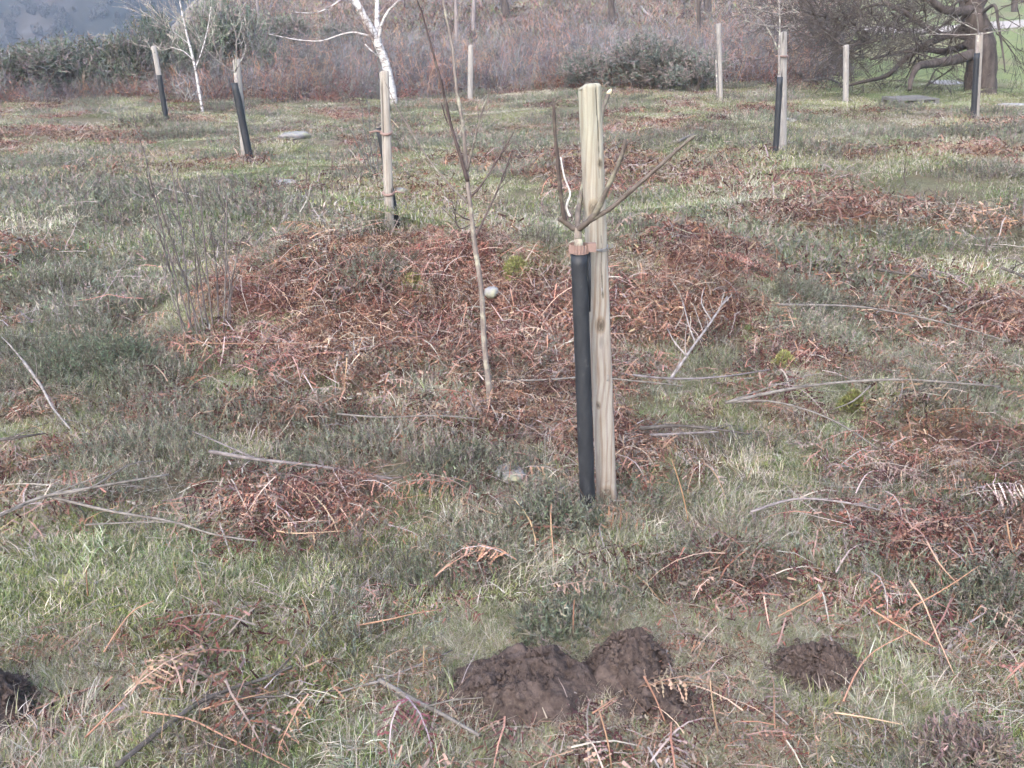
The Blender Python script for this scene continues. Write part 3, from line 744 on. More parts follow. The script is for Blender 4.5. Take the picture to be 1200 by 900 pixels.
mb = MB(); q = pt(713.5, 109, YT + .27); mb.tube([q - Vector((.004, 0, .004)), q + Vector((.003, 0, .004)), q + Vector((.008, 0, .012))], [.0065, .0075, .004], 8); part(mb, 'cut_end', M['cutwood'], root, parent=lastb)

# --- the thin whip left of it
wb = gp(572, 484); YW = wb.y
root = thing('sapling', 'slender bare sapling with grey stem rising from the bracken bank, unstaked', 'sapling', (wb.x, wb.y, wb.z))
gy = (.95, .89, .88); dd = (.42, .35, .37)
mb, P = path_branch([(572, 488), (573, 455), (568, 410), (564, 340), (556, 285), (551, 240), (546, 195), (543, 150), (535, 105), (530, 55), (520, 5), (516, -30)], YW, [0, 0, .01, .02, .03, .03, .04, .05, .06, .07, .08, .09], .0145, .0042, gy, 10, 4, .06)
part(mb, 'stem', M['bark_young'], root)
for pxs, r0, c in (([(548, 212), (540, 185), (528, 145), (519, 105), (511, 75), (500, 35), (493, 8)], .0070, dd),
                   ([(548, 238), (532, 222), (510, 197), (490, 168), (472, 138), (462, 122)], .0042, gy),
                   ([(551, 231), (563, 218), (580, 192), (592, 172), (602, 155)], .0045, dd),
                   ([(557, 278), (568, 255), (582, 225), (592, 200), (599, 180)], .0042, dd),
                   ([(548, 200), (553, 178), (560, 148), (567, 125), (573, 110)], .0040, gy),
                   ([(551, 258), (543, 255), (530, 246)], .0028, dd), ([(538, 158), (543, 148), (547, 138)], .0026, gy), ([(530, 150), (524, 143), (517, 120)], .0022, dd),
                   ([(553, 262), (541, 268), (535, 262), (533, 245)], .0022, dd)):
    yo = random.uniform(-.25, .25); k = len(pxs)
    mb, P = path_branch(pxs, YW + .03, [yo * i / k for i in range(k)], r0 * 1.35, .0030, c, 6, 4, .1); bo = part(mb, 'branch', M['bark_young'], root)
    for j in range(3 if k > 3 else 0):
        i = random.randrange(len(P) // 3, len(P) - 1); v = ((P[i + 1] - P[i]).normalized() + rv(.55)).normalized() * random.uniform(.05, .13)
        mb = MB(); mb.tube([P[i], P[i] + v * .5 + rv(.006), P[i] + v], [.0022, .002, .0014], 4, c); part(mb, 'twig', M['bark_young'], root, parent=bo)

# --- stakes, guards and saplings farther off
GRP = 'staked trees across the heath'
def far_stake(bpx, tpx, wid, label, mat='stake_far', square=False):
    b = gp(*bpx); dep = b.y * CP - (b.z - CZ) * SP
    t = pt(tpx[0], tpx[1], b.y); r = wid * dep / F / 2
    root = thing('wooden_stake', label, 'stake', b, GRP)
    mb = MB(); post_mesh(mb, b - (t - b).normalized() * .12, t, r, 18, 24, wob=.03, crack=(-1.9, .5, 2.2) if wid > 6 else None); part(mb, 'post', M[mat], root)
    return b, t, r
def far_guard(bpx, tpx, wid, label, Y=None):
    b = gp(*bpx) if Y is None else pt(bpx[0], bpx[1], Y)
    b.z = min(b.z, hz(b.x, b.y) + .03); dep = b.y * CP - (b.z - CZ) * SP; t = pt(tpx[0], tpx[1], b.y)
    root = thing('tree_guard', label, 'tree guard', b, 'black tree guards across the heath')
    mb = MB(); solid_tube(mb, b - (t - b).normalized() * .05, t, wid * dep / F / 2, .004, 18, 12); part(mb, 'tube', M['tube'], root)
    return b, t
def far_sapling(b, start, label, limbs, r0, col, Y, mat='bark_young', name='sapling'):
    root = thing(name, label, 'sapling', b, 'young trees tied to far stakes')
    mb = MB(); P = smooth_path([b, pt(start[0], start[1], Y)], 4); mb.tube(P, lerp_r(r0 * 1.3, r0, len(P)), 8, col); part(mb, 'stem', M[mat], root)
    for pxs, q in limbs:
        yo = random.uniform(-.5, .5)
        mb, P = path_branch(pxs, Y, [yo * i / len(pxs) for i in range(len(pxs))], r0 * q * .75, r0 * q * .3, col, 5, 3, .1); bo = part(mb, 'branch', M[mat], root)
        mb = MB()
        for k in range(7):
            i = random.randrange(len(P) // 3, len(P)); L = random.uniform(.06, .22); v = (rv(1) + Vector((0, 0, .6))).normalized() * L
            mb.tube([P[i], P[i] + v * .5 + rv(.02), P[i] + v], [r0 * q * .3, r0 * q * .25, r0 * .08], 3, col, False)
        tag(part(mb, 'twigs', M[mat], root, parent=bo), kind='stuff')
pale = (1.15, 1.13, 1.17)
b, t, r = far_stake((457, 270), (450, 84), 10, 'tan wooden stake with two ties, left of the thin bare sapling', 'stake')
gb, gt = far_guard((467, 275), (444.5, 150), 8, 'leaning black tube behind the tan stake on the bank', b.y + .06)
for py_, px_ in ((155, 452.5), (226, 455)):
    c = pt(px_, py_, b.y); rt = thing('tree_tie', 'brown tie looped around tan stake, ' + ('upper' if py_ < 200 else 'lower') + ' of its two', 'tree tie', c, 'ties on the tan stake')
    mb = MB(); mb.tube([c + Vector((math.cos(a) * r * 1.12, math.sin(a) * r * 1.12, .012 * math.sin(a))) for a in [2 * math.pi * k / 20 for k in range(21)]], .010, 6, cap=False); part(mb, 'band', M['copper'], rt)
    mb = MB(); s_ = 1 if py_ > 200 else -1; mb.tube([c + Vector((s_ * r, .0, 0)), c + Vector((s_ * (r + .03), -.01, .01)), c + Vector((s_ * (r + .08), -.01, .0))], .007, 6); part(mb, 'loose_end', M['copper'], rt)
b, t, r = far_stake((288, 192), (277, 70), 8.5, 'short grey stake behind a black tube in the left field, tree above it', 'stake_far')
gb, gt = far_guard((294, 193), (275, 97), 8.5, 'black tube leaning on grey stake below a pale branching sapling, left field')
far_sapling(gb, (276, 86), 'pale spindly sapling branching above black tube in the left field', [([(276, 86), (262, 76), (245, 62), (232, 45)], .55), ([(276, 84), (277, 60), (276, 38), (267, 18), (262, 5)], .6), ([(276, 84), (283, 70), (288, 57), (284, 42)], .5), ([(277, 50), (283, 30), (279, 8)], .4), ([(262, 76), (252, 55), (248, 30), (243, 15)], .35), ([(276, 80), (292, 72), (302, 62)], .3)], .022, pale, gb.y)
b, t, r = far_stake((195, 137), (180, 54), 6, 'leaning thin grey stake before the gorse at far left')
gb, gt = far_guard((194.5, 139), (186.5, 88), 6, 'short black tube on the leaning stake at far left')
b, t, r = far_stake((917, 180), (917.5, 38), 8, 'grey-tan stake behind long black tube in the right field')
gb, gt = far_guard((908.5, 184), (914, 90), 7, 'long black tube leaning at stake in the right field')
far_sapling(gb, (913, 88), 'whitish young tree with spread branches above the right field tube', [([(913, 88), (913, 55), (914, 30), (913, 8), (910, -25)], .9), ([(911, 58), (905, 43), (893, 25), (880, 14), (871, -2)], .7), ([(913, 31), (897, 30), (880, 26), (872, 24)], .5), ([(913, 17), (900, 14), (886, 10), (875, 2)], .5), ([(914, 32), (922, 31), (931, 30)], .4), ([(913, 18), (924, 14), (936, 15)], .4)], .020, pale, gb.y)
c = pt(917, 66, b.y - .05); rt = thing('tree_tie', 'brown tie high on the right field stake', 'tree tie', c, 'ties on far stakes'); mb = MB(); mb.tube([c + Vector((math.cos(a) * .06, .04 + math.sin(a) * .06, 0)) for a in [2 * math.pi * k / 16 for k in range(17)]], .013, 6, cap=False); part(mb, 'band', M['copper'], rt)
b, t, r = far_stake((1143, 139), (1148, 39), 7, 'round stake with black tube in front of the old tree', 'stake')
gb, gt = far_guard((1140.5, 141), (1145, 62), 6.5, 'black tube strapped to the stake before the old tree trunk')
far_sapling(gb, (1146, 40), 'pale low-branching sapling on the stake before the old tree', [([(1146, 42), (1146, 30), (1143, 12), (1138, 0)], .8), ([(1146, 40), (1125, 41), (1100, 40), (1078, 42)], .6), ([(1146, 41), (1165, 37), (1185, 35), (1204, 30)], .6), ([(1146, 36), (1134, 30), (1122, 24), (1115, 18)], .6), ([(1100, 40), (1090, 35), (1084, 28)], .3), ([(1185, 35), (1195, 40), (1206, 41)], .3)], .022, pale, gb.y)
b, t, r = far_stake((844.5, 120), (842, 28), 5, 'pale stake with a thin whip, left of the dark thicket')
far_sapling(b + Vector((-.07, -.05, 0)), (839, 70), 'thin pale whip against the stake by the thicket edge', [([(839, 72), (838, 45), (836, 22)], .7), ([(839, 60), (845, 46), (851, 33)], .5), ([(840, 85), (836, 70), (833, 52)], .4)], .014, pale, b.y - .05)
far_stake((551, 119), (551.5, 53), 5.8, 'plain square-topped post standing against the brown thicket, without tube')
far_stake((991, 121), (991.5, 53), 5.8, 'lone pale post by the low branches of the old tree')

# ------------------------------------------------------------------ trees
def twiggery(mb, p, d, L, r, depth, col, up=.15, spread=.7, seg=4, kids=(3, 5), sides=5, minr=.003, kink=.16, out=None):
    d = Vector(d).normalized(); P = [Vector(p)]; q = d.copy()
    for k in range(seg):
        q = (q + rv(kink) + Vector((0, 0, up * .25))).normalized(); P.append(P[-1] + q * (L / seg))
    rr = [max(minr, r * (1 - .62 * i / seg)) for i in range(seg + 1)]
    mb.tube(P, rr, sides if r > .012 else 3, col, False)
    if depth <= 0: return
    for _ in range(random.randint(*kids)):
        i = random.randint(1, seg); b = P[i]; t = (P[i] - P[i - 1]).normalized()
        nd = (t + rv(1).normalized() * spread + Vector((0, 0, up))).normalized()
        twiggery(mb, b, nd, L * random.uniform(.45, .75), max(minr, rr[i] * random.uniform(.45, .65)), depth - 1, col, up, spread, max(2, seg - 1), kids, sides, minr, kink)
def px_tree(name, label, cat, trunks, mat, col=(1, 1, 1), tw=None, twm=None, group=None, Y=None, twig_depth=2, twig_n=5, up=.2, sides=10, tl=.25, seat=True):
    """trunks: list of (name, pixel path, r0px, r1px, depth shifts); first starts on the ground"""
    b = gp(*trunks[0][1][0]) if Y is None else Vector(pt(*trunks[0][1][0], Y))
    Yb = b.y; dep = b.y * CP - (b.z - CZ) * SP; k = dep / F
    root = thing(name, label, cat, b, group); crown = MB()
    for nm, pxs, r0, r1, dy in trunks:
        mb = MB(); P = [pt(x, y, Yb + d) for (x, y), d in zip(pxs, dy)]
        if nm == 'trunk' and seat: P[0] = P[0] - Vector((0, 0, .15))
        P = smooth_path(P, 5); rr = lerp_r(r0 * k, r1 * k, len(P))
        if nm == 'trunk': rr[0] *= 1.35; rr[1] *= 1.12
        mb.tube(P, rr, sides, col, jit=.06); part(mb, nm, M[mat], root)
        if tw:
            for _ in range(twig_n):
                i = random.randrange(len(P) // 3, len(P)); t = (P[i] - P[i - 1]).normalized()
                twiggery(crown, P[i], t + rv(.9) + Vector((0, 0, up)), tl * dep / 12 * random.uniform(.6, 1.4), rr[i] * .4, twig_depth, tw, up, .7, 4, (2, 4), 4, .0035)
    if tw and crown.v: part(crown, 'crown', M[twm or mat], root)
    return root, b
PB = (2.4, 2.2, 2.15)
px_tree('birch_tree', 'leaning white birch with forked trunk behind the tan stake', 'birch',
        [('trunk', [(462, 122), (457, 98), (451, 72), (441, 48), (431, 27), (419, 5), (405, -30), (396, -80)], 5.8, 3.0, [0] * 8),
         ('trunk_fork', [(452, 74), (445, 52), (442, 30), (442, 10), (440, -20), (430, -90)], 3.8, 1.8, [0, .1, .2, .3, .4, .5]),
         ('limb', [(444, 50), (447, 30), (456, 12), (470, -2), (485, -30), (490, -80)], 2.1, .8, [0, -.1, -.2, -.4, -.6, -.8]),
         ('limb', [(432, 42), (415, 38), (398, 41), (375, 48), (345, 46), (316, 40)], 1.1, .45, [0, .3, .6, .9, 1.2, 1.5]),
         ('limb', [(422, 12), (405, -2), (390, 6), (370, 15), (345, 14)], 1.0, .4, [0, -.2, -.4, -.6, -.8]),
         ('limb', [(446, 66), (438, 62), (428, 52)], 1.6, .6, [0, -.2, -.3])],
        'birch', (1, 1, 1), (1.3, 1.1, 1.15), 'bark_young', tl=.32, twig_n=4)
px_tree('birch_tree', 'thin pale young birch among the scrub left of the black tube', 'birch',
        [('trunk', [(238, 131), (233, 105), (227, 72), (220, 45), (214, 18), (208, -15), (200, -60)], 1.7, .7, [0] * 7),
         ('limb', [(229, 80), (238, 55), (244, 30), (247, 8)], .7, .3, [0, .1, .2, .3]), ('limb', [(222, 52), (210, 42), (200, 35)], .55, .25, [0, -.1, -.2]),
         ('limb', [(226, 70), (215, 60), (200, 55)], .55, .22, [0, .2, .4])],
        'birch', (1, 1, 1), (2, 1.9, 1.9), 'bark_young', tl=.35, twig_n=4)
for label, path, r in (('slim grey trunk standing in scrub left of the plain post', [(535, 62), (535, 30), (534, 0), (532, -60)], 2.6),
                       ('slim grey trunk standing in scrub just above the plain post', [(555, 40), (555, 15), (556, -10), (557, -60)], 2.8),
                       ('pale stem rising above the gorse at upper left', [(304, 26), (302, 10), (300, -20), (299, -50)], 1.6)):
    px_tree('birch_tree', label, 'tree', [('trunk', path, r, r * .6, [0] * 4)], 'bark_grey', (1, 1, 1), (1.2, 1.1, 1.1), 'bark_young', tl=.3, twig_n=3, group='trees on the rough slope')
for label, path, r in (('dark flared tree trunk highest on the rough slope', [(594, 21), (592, 10), (590, -5), (588, -60), (585, -160)], 5.2),
                       ('dark straight tree trunk in the middle of the rough slope', [(717, 34), (717, 15), (716, -5), (718, -60), (720, -160)], 4.4),
                       ('slim dark trunk left of a pair beside the pale stake', [(819, 52), (819, 25), (818, -5), (816, -60), (812, -160)], 2.6),
                       ('thick dark trunk right of a pair beside the pale stake', [(830, 18), (829, 5), (828, -10), (829, -60), (832, -160)], 5.0),
                       ('dark trunk at the top right edge beyond the path', [(1189, 14), (1189, 5), (1190, -10), (1190, -60), (1195, -160)], 4.0)):
    px_tree('tree', label, 'tree', [('trunk', path, r, r * .7, [0] * 5)], 'bark_old', (1, 1, 1), (.8, .7, .7), 'bark_young', tl=.5, twig_n=8, group='trees on the rough slope')
# old spreading tree on the lawn
def old_tree():
    K = 8.0
    root, b = px_tree('old_tree', 'gnarled old leafless tree with massive dark trunk and low sprawling limbs', 'tree',
        [('trunk', [(1150, 110), (1149, 90), (1151, 65), (1147, 40), (1140, 18), (1136, -10)], 19, 12, [0, 0, 0, .1, .1, .2]),
         ('limb', [(1143, 62), (1120, 70), (1095, 74), (1076, 78), (1068, 92), (1066, 106)], 6.5, 2, [0, -.4, -.8, -1.2, -1.4, -1.5]),
         ('limb', [(1142, 45), (1118, 40), (1090, 50), (1062, 68), (1040, 88), (1015, 95), (985, 102)], 5.5, 1.2, [0, .3, .5, .6, .4, 0, -.3]),
         ('limb', [(1138, 25), (1108, 42), (1080, 28), (1055, 12), (1035, 4), (1010, 10)], 5, 1.5, [0, .5, .8, 1.2, 1.5, 1.7]),
         ('limb', [(1138, 12), (1118, 14), (1100, 8), (1085, -6), (1060, -30)], 6, 2.0, [0, -.4, -.6, -.8, -1]),
         ('limb', [(1142, 10), (1155, -10), (1165, -40), (1180, -90)], 8, 4, [0, .2, .4, .6]),
         ('limb', [(1146, 20), (1165, 6), (1170, 30), (1175, 60), (1178, 85)], 2.2, .6, [0, -.5, -.9, -1.1, -1.2]),
         ('limb', [(1138, 0), (1110, -30), (1080, -50), (1030, -60)], 7, 2.5, [0, .5, 1, 1.5]),
         ('limb', [(1138, 50), (1110, 60), (1080, 58), (1050, 62), (1020, 70)], 5, 1.2, [0, 1, 1.6, 2.0, 2.4])],
        'bark_old', sides=14)
    crown = MB(); tw = (.34, .30, .30)
    for k in range(130):
        u = random.random(); sx = 1135 - 175 * u ** .9; sy = random.uniform(-10, 78) * (1 - .25 * u) + 8
        p = pt(sx, sy, b.y + random.uniform(-1.6, 2.4)); d = Vector((random.uniform(-1.1, .3), random.uniform(-.6, .6), random.uniform(-.55, .75)))
        twiggery(crown, p, d, random.uniform(.6, 1.4), random.uniform(.010, .022), 3, tw, -.03, .85, 4, (2, 4), 4, .004, .25)
    for k in range(14):
        p = pt(random.uniform(1150, 1215), random.uniform(-10, 40), b.y + random.uniform(-1.5, 1)); twiggery(crown, p, Vector((.5, random.uniform(-.5, .5), random.uniform(-1, .4))), random.uniform(.5, 1.1), .014, 2, tw, -.05, .8, 4, (2, 4), 4, .0045, .22)
    part(crown, 'crown', M['bark_young'], root)
    root, b = px_tree('old_tree', 'leaning dark-trunked tree behind the old tree, with a dense bare crown', 'tree',
        [('trunk', [(987, 88), (980, 72), (968, 52), (955, 30), (945, 8), (938, -30)], 11, 6, [0, 0, .1, .2, .3, .4]),
         ('limb', [(968, 50), (985, 30), (1000, 10), (1010, -20)], 6, 3, [0, -.3, -.5, -.8]), ('limb', [(957, 34), (940, 25), (920, 22)], 3.5, 1.5, [0, .4, .6]),
         ('limb', [(978, 68), (995, 55), (1020, 48)], 4, 1.5, [0, -.6, -1])], 'bark_old', sides=12)
    crown = MB()
    for k in range(75):
        p = pt(random.uniform(900, 1045), random.uniform(-15, 52), b.y + random.uniform(-2, 2)); d = Vector((random.uniform(-1, 1), random.uniform(-.6, .6), random.uniform(-.4, .7)))
        twiggery(crown, p, d, random.uniform(.8, 1.8), random.uniform(.014, .03), 3, (.50, .46, .48), .08, .8, 4, (2, 4), 4, .006, .22)
    part(crown, 'crown', M['bark_young'], root)
old_tree()

# clump of thin bare shoots at the left
def shoots(label, stems, r, col, group=None):
    b = gp(*stems[len(stems) // 2][0]); root = thing('bare_shrub', label, 'shrub', b, group)
    for s0, s1 in stems:
        g = gp(*s0); yo = g.y; mid = ((s0[0] + s1[0]) / 2 + random.uniform(-5, 5), (s0[1] + s1[1]) / 2)
        mb, P = path_branch([s0, mid, s1], yo, [0, random.uniform(-.05, .05), random.uniform(-.15, .15)], r, r * .55, col, 5, 5, .08)
        for k in range(5):
            i = random.randrange(3, len(P) - 1); L = random.uniform(.06, .25)
            v = ((P[i + 1] - P[i]).normalized() + rv(.45)).normalized() * L
            mb.tube([P[i], P[i] + v * .5 + rv(.01), P[i] + v], [r * .5, r * .45, r * .35], 3, col, False)
        part(mb, 'stem', M['bark_young'], root)
shoots('clump of thin dark bare shoots rising from the left heath', [((228, 395), (168, 172)), ((236, 392), (183, 228)), ((224, 388), (200, 190)), ((250, 388), (233, 205)), ((262, 392), (266, 228)),
       ((216, 400), (180, 255)), ((270, 384), (258, 262)), ((244, 386), (216, 212)), ((232, 398), (205, 300)), ((256, 380), (243, 250)), ((240, 392), (228, 290)), ((222, 394), (190, 310)), ((266, 388), (283, 280))], .0052, (.60, .56, .60))
shoots('sparse bare shoots just left of the tan stake', [((437, 205), (424, 135)), ((441, 208), (433, 120)), ((435, 207), (412, 150)), ((444, 206), (440, 140)), ((440, 210), (420, 165))], .0075, (.55, .6, .62))
shoots('few bare stems standing in the grass left of the bank', [((366, 262), (362, 175)), ((393, 262), (391, 165)), ((415, 260), (404, 205)), ((378, 266), (374, 210))], .0055, (.7, .58, .55))
shoots('upright dark twigs in the field right of the near stake', [((1063, 218), (1061, 198)), ((998, 235), (1000, 215)), ((1155, 300), (1150, 262)), ((1092, 245), (1096, 224))], .006, (.45, .38, .38))

# ------------------------------------------------------------------ gorse and scrub behind the field
GOR = [(.115, .138, .10), (.135, .156, .118), (.155, .17, .135), (.105, .12, .095), (.18, .17, .15), (.20, .175, .165), (.16, .135, .125)]
def bush_mesh(n, pal, lobes=13, spike=.2, flat=.8):
    """spiny evergreen bush one metre tall: sprigs standing out of many overlapping lobes"""
    mb = MB(); L = []
    for k in range(lobes):
        a = random.uniform(0, 6.28); r = random.uniform(0, .55); L.append((Vector((math.cos(a) * r, math.sin(a) * r, random.uniform(.15, .72))), random.uniform(.12, .32)))
    for k in range(6):
        a = random.uniform(0, 6.28); mb.tube([(math.cos(a) * .08, math.sin(a) * .08, -.1), (math.cos(a) * .2, math.sin(a) * .2, .3), (math.cos(a) * .3, math.sin(a) * .3, .6)], [.02, .014, .006], 4, (.10, .08, .07), False)
    for k in range(n):
        c, r = random.choice(L); v = rv(1); v = v.normalized(); v.z = v.z * flat + .15
        p = c + v * r * random.uniform(.55, 1.05)
        if p.z < .02: p.z = random.uniform(.02, .12)
        d = (v * .7 + Vector((0, 0, .8)) + rv(.6)).normalized(); h = spike * random.uniform(.5, 1.3); col = jitc(random.choice(pal), .25)
        s = d.cross(rv(1)).normalized(); mb.add([p - s * .006, p + s * .006, p + d * h], [(0, 1, 2)], col)
        for j in range(5):
            q = p + d * h * random.uniform(.1, .9); w = (d * .5 + rv(1)).normalized() * h * .38; s2 = w.cross(rv(1)).normalized() * .009
            mb.add([q - s2, q + s2, q + w], [(0, 1, 2)], col)
    return mb
gorse_meshes = [bush_mesh(1500, GOR).mesh('gorse_foliage', M['gorse']) for _ in range(4)]
dark_pal = [(.085, .10, .085), (.10, .115, .097), (.135, .14, .12), (.18, .15, .145), (.21, .175, .165), (.16, .13, .12)]
holly_meshes = [bush_mesh(1500, dark_pal, 11).mesh('bramble_foliage', M['gorse']) for _ in range(2)]
def bush(name, label, cat, px, py, w, h, meshes, group, k):
    """w, h in pixels at its ground point"""
    b = gp(px, py)
    if py > 90: b = Vector((b.x * (1 + 2.2 / b.y), b.y + 2.2, 0)); b.z = hz(b.x, b.y) - .05
    dep = b.y * CP - (b.z - CZ) * SP; s = w * dep / F / 1.5; sz = h * dep / F / .95
    o = thing(name, label, cat, b, group); o.rotation_euler = (0, 0, random.uniform(0, 6.28))
    f = link('foliage', meshes[k % len(meshes)], o); f.scale = (s, s, sz)
    mb = MB(); mb.tube([(0, 0, -.1), (.03, 0, .2 * sz)], [.04, .02], 6, (.8, .7, .65)); st = link('stem', mb.mesh('stem', M['bark_young']), o)
GB = [(5, 122, 150, 66, 'dark green gorse bush at the left picture edge'), (70, 120, 140, 62, 'wide gorse bush second from the left edge'), (128, 119, 120, 68, 'rounded gorse bush third from the left edge'),
      (165, 118, 90, 78, 'gorse bush just left of the leaning far stake'), (196, 117, 110, 92, 'tall green gorse bush behind the leaning far stake'), (268, 116, 110, 102, 'tall gorse bush behind the pale sapling at left'),
      (226, 118, 80, 60, 'low gorse bush beside the thin young birch'), (100, 117, 100, 50, 'low gorse bush between the wide and the rounded one'), (35, 118, 110, 54, 'low gorse bush behind the one at the left edge'),
      (335, 66, 80, 44, 'small gorse bush on the slope left of the white birch'), (312, 116, 70, 52, 'gorse bush right of the pale sapling at left'), (400, 56, 60, 30, 'small gorse bush on the slope behind the white birch'), (230, 116, 90, 84, 'gorse bush between birch and sapling on the slope edge')]
for k, (px, py, w, h, lb) in enumerate(GB): bush('gorse_bush', lb, 'gorse', px, py, w, h, gorse_meshes, 'gorse bushes along the far edge', k)
for k, (px, py, w, h, lb) in enumerate([(752, 112, 120, 58, 'dark bramble mound in the middle of the thicket'), (812, 113, 90, 50, 'dark bramble mound at right end of the thicket'), (697, 112, 90, 42, 'dark bramble mound at left of the thicket centre')]):
    bush('bramble_bush', lb, 'bush', px, py, w, h, holly_meshes, 'dark brambles in the thicket', k)
SCR = [(.122, .115, .125), (.158, .15, .162), (.105, .096, .104), (.14, .112, .104), (.19, .182, .19), (.125, .125, .112)]
def scrub_mesh(n, hmax, tang, cols):
    mb = MB()
    for k in range(n):
        p = g2(.34); a = random.uniform(0, 6.28); h = hmax * random.uniform(.35, 1.0); c = jitc(random.choice(cols))
        d = Vector((math.cos(a) * tang, math.sin(a) * tang, 1)).normalized(); q = p + d * h * .5 + rv(.12); e = q + (d + rv(.45)).normalized() * h * .5
        mb.tube([p, q, e], [.007, .005, .003], 3, c, False)
        for j in range(9):
            t = random.uniform(.15, 1); b = p.lerp(q, t * 2) if t < .5 else q.lerp(e, 2 * t - 1); v = (d * .5 + rv(1.0)).normalized() * random.uniform(.12, .42)
            mb.strip([b, b + v * .5 + rv(.04), b + v], .009, v.orthogonal().normalized(), jitc(c, .2))
    if cols is not SCR: bits(mb, 260, .34, .03, .10, BRK, .22)
    return mb.mesh('scrub', M['twig'])
def scrub():
    ms = [scrub_mesh(34, 1.5, .25, SCR), scrub_mesh(30, 1.15, .5, SCR), scrub_mesh(40, .85, .8, SCR), scrub_mesh(26, 1.25, .4, SCR[:3] + STALK[:2]), scrub_mesh(44, .6, .9, SCR[2:4] + BRK[:3]), scrub_mesh(30, 1.0, .7, SCR[3:] + BRK[:2])]
    n = 5200; y = RNG.uniform(24.6, 44, n) ; x = RNG.uniform(-.62, .34, n) * y; z = H(x, y); px, py = proj(x, y, z)
    nn = fbm(x / 2.5, y / 2.5, 41)
    edge = 25.6 + 1.2 * fbm(x / 3., x * 0, 43) - .4 * sst(.02, .25, x / y) - 1.0 * sst(-.26, -.36, x / y)
    pr = np.clip((.50 + 1.1 * nn) * sst(0, 1.2, y - edge) * (1 - .9 * sst(33, 40, y)) * sst(.315, .26, x / y), 0, 1)
    k = RNG.random(n) < pr; x, y = x[k], y[k]; n = len(x)
    s = RNG.uniform(.6, 1.1, n) * (1 + .25 * fbm(x / 1.7, y / 1.7, 49))
    ro = np.stack([RNG.normal(0, .08, n), RNG.normal(0, .08, n), RNG.uniform(0, 6.28, n)], 1)
    scatter('scrub', ms, x, y, s, ro, RNG.integers(0, 6, n).astype(np.int32), 'thicket of leafless grey-purple scrub along the back of the field', 'scrub', zoff=-.05)
    # rough slope behind: tussocks, bracken and low twigs
    fm = patch(lambda m: (bits(m, 200, .55, .05, .14, BRK + SCR, .07), blades(m, 260, .15, .4, .5, .03, [tuple(v * .7 for v in q) for q in STRAWS] * 2 + BRK + GREENS[:4], .8, .3, 30), straws(m, 50, .5, .3, .9, SCR + STALK[:2], .010, 1.2)), M['litter'], 5)
    n = 3000; y = 30 + 80 * RNG.random(n) ** 1.3; x = RNG.uniform(-.60, .50, n) * y
    br, he, gr, stw, lawn, px, py = zones(x, y)
    k = RNG.random(n) < np.clip(.75 + .5 * fbm(x / 5, y / 5, 45), 0, 1) * (1 - lawn); x, y = x[k], y[k]; n = len(x)
    scatter('slope_tussocks', fm, x, y, RNG.uniform(.7, 1.4, n) * (1 + sst(40, 100, y) * .6), rots(x, y), RNG.integers(0, 5, n).astype(np.int32), 'brown bracken and pale tussocks on the rough slope behind', 'tussocks')
scrub()
def far_woods():
    """leafless woods on the hillside across the valley"""
    ms = []
    for _ in range(4):
        mb = MB()
        for k in range(170):
            v = rv(1).normalized(); p = Vector((v.x * 3.2, v.y * 3.2, 4.6 + v.z * 3.0)) * 1.0 * random.uniform(.55, 1.05); d = rv(1) + Vector((0, 0, .6)); s = d.cross(rv(1)).normalized() * .28
            p.z = max(p.z, .6); mb.add([p - s, p + s, p + d.normalized() * 1.7], [(0, 1, 2)], jitc(random.choice([(.035, .033, .032), (.085, .075, .07), (.028, .036, .028), (.06, .055, .05)])))
        mb.tube([(0, 0, -1), (0, 0, 5)], [.3, .12], 4, (.07, .06, .055), False); ms.append(mb.mesh('far_tree', M['twig']))
    n = 12000; ky = RNG.uniform(150, 560, n); kx = RNG.uniform(-.75, .1, n) * ky
    ix = np.clip(((kx + 900) / 1800 * 109), 0, 108); iy = np.clip(((ky - 120) / 780 * 89), 0, 88); i0 = ix.astype(int); j0 = iy.astype(int); fx = ix - i0; fy = iy - j0
    z = (FHZ[j0, i0] * (1 - fx) + FHZ[j0, i0 + 1] * fx) * (1 - fy) + (FHZ[j0 + 1, i0] * (1 - fx) + FHZ[j0 + 1, i0 + 1] * fx) * fy
    keep = (RNG.random(n) < np.clip(.50 + 1.5 * fbm(kx / 45, ky / 45, 47), 0.05, 1)) & (z > H(kx, np.minimum(ky, 400)) - 2)
    x, y, z = kx[keep], ky[keep], z[keep]; n = len(x)
    ro = np.stack([x * 0, x * 0, RNG.uniform(0, 6.28, n)], 1)
    scatter('woods', ms, x, y, RNG.uniform(.22, .6, n), ro, RNG.integers(0, 4, n).astype(np.int32), 'hazy leafless woods on the hill across the valley', 'woods', z=z)
far_woods()

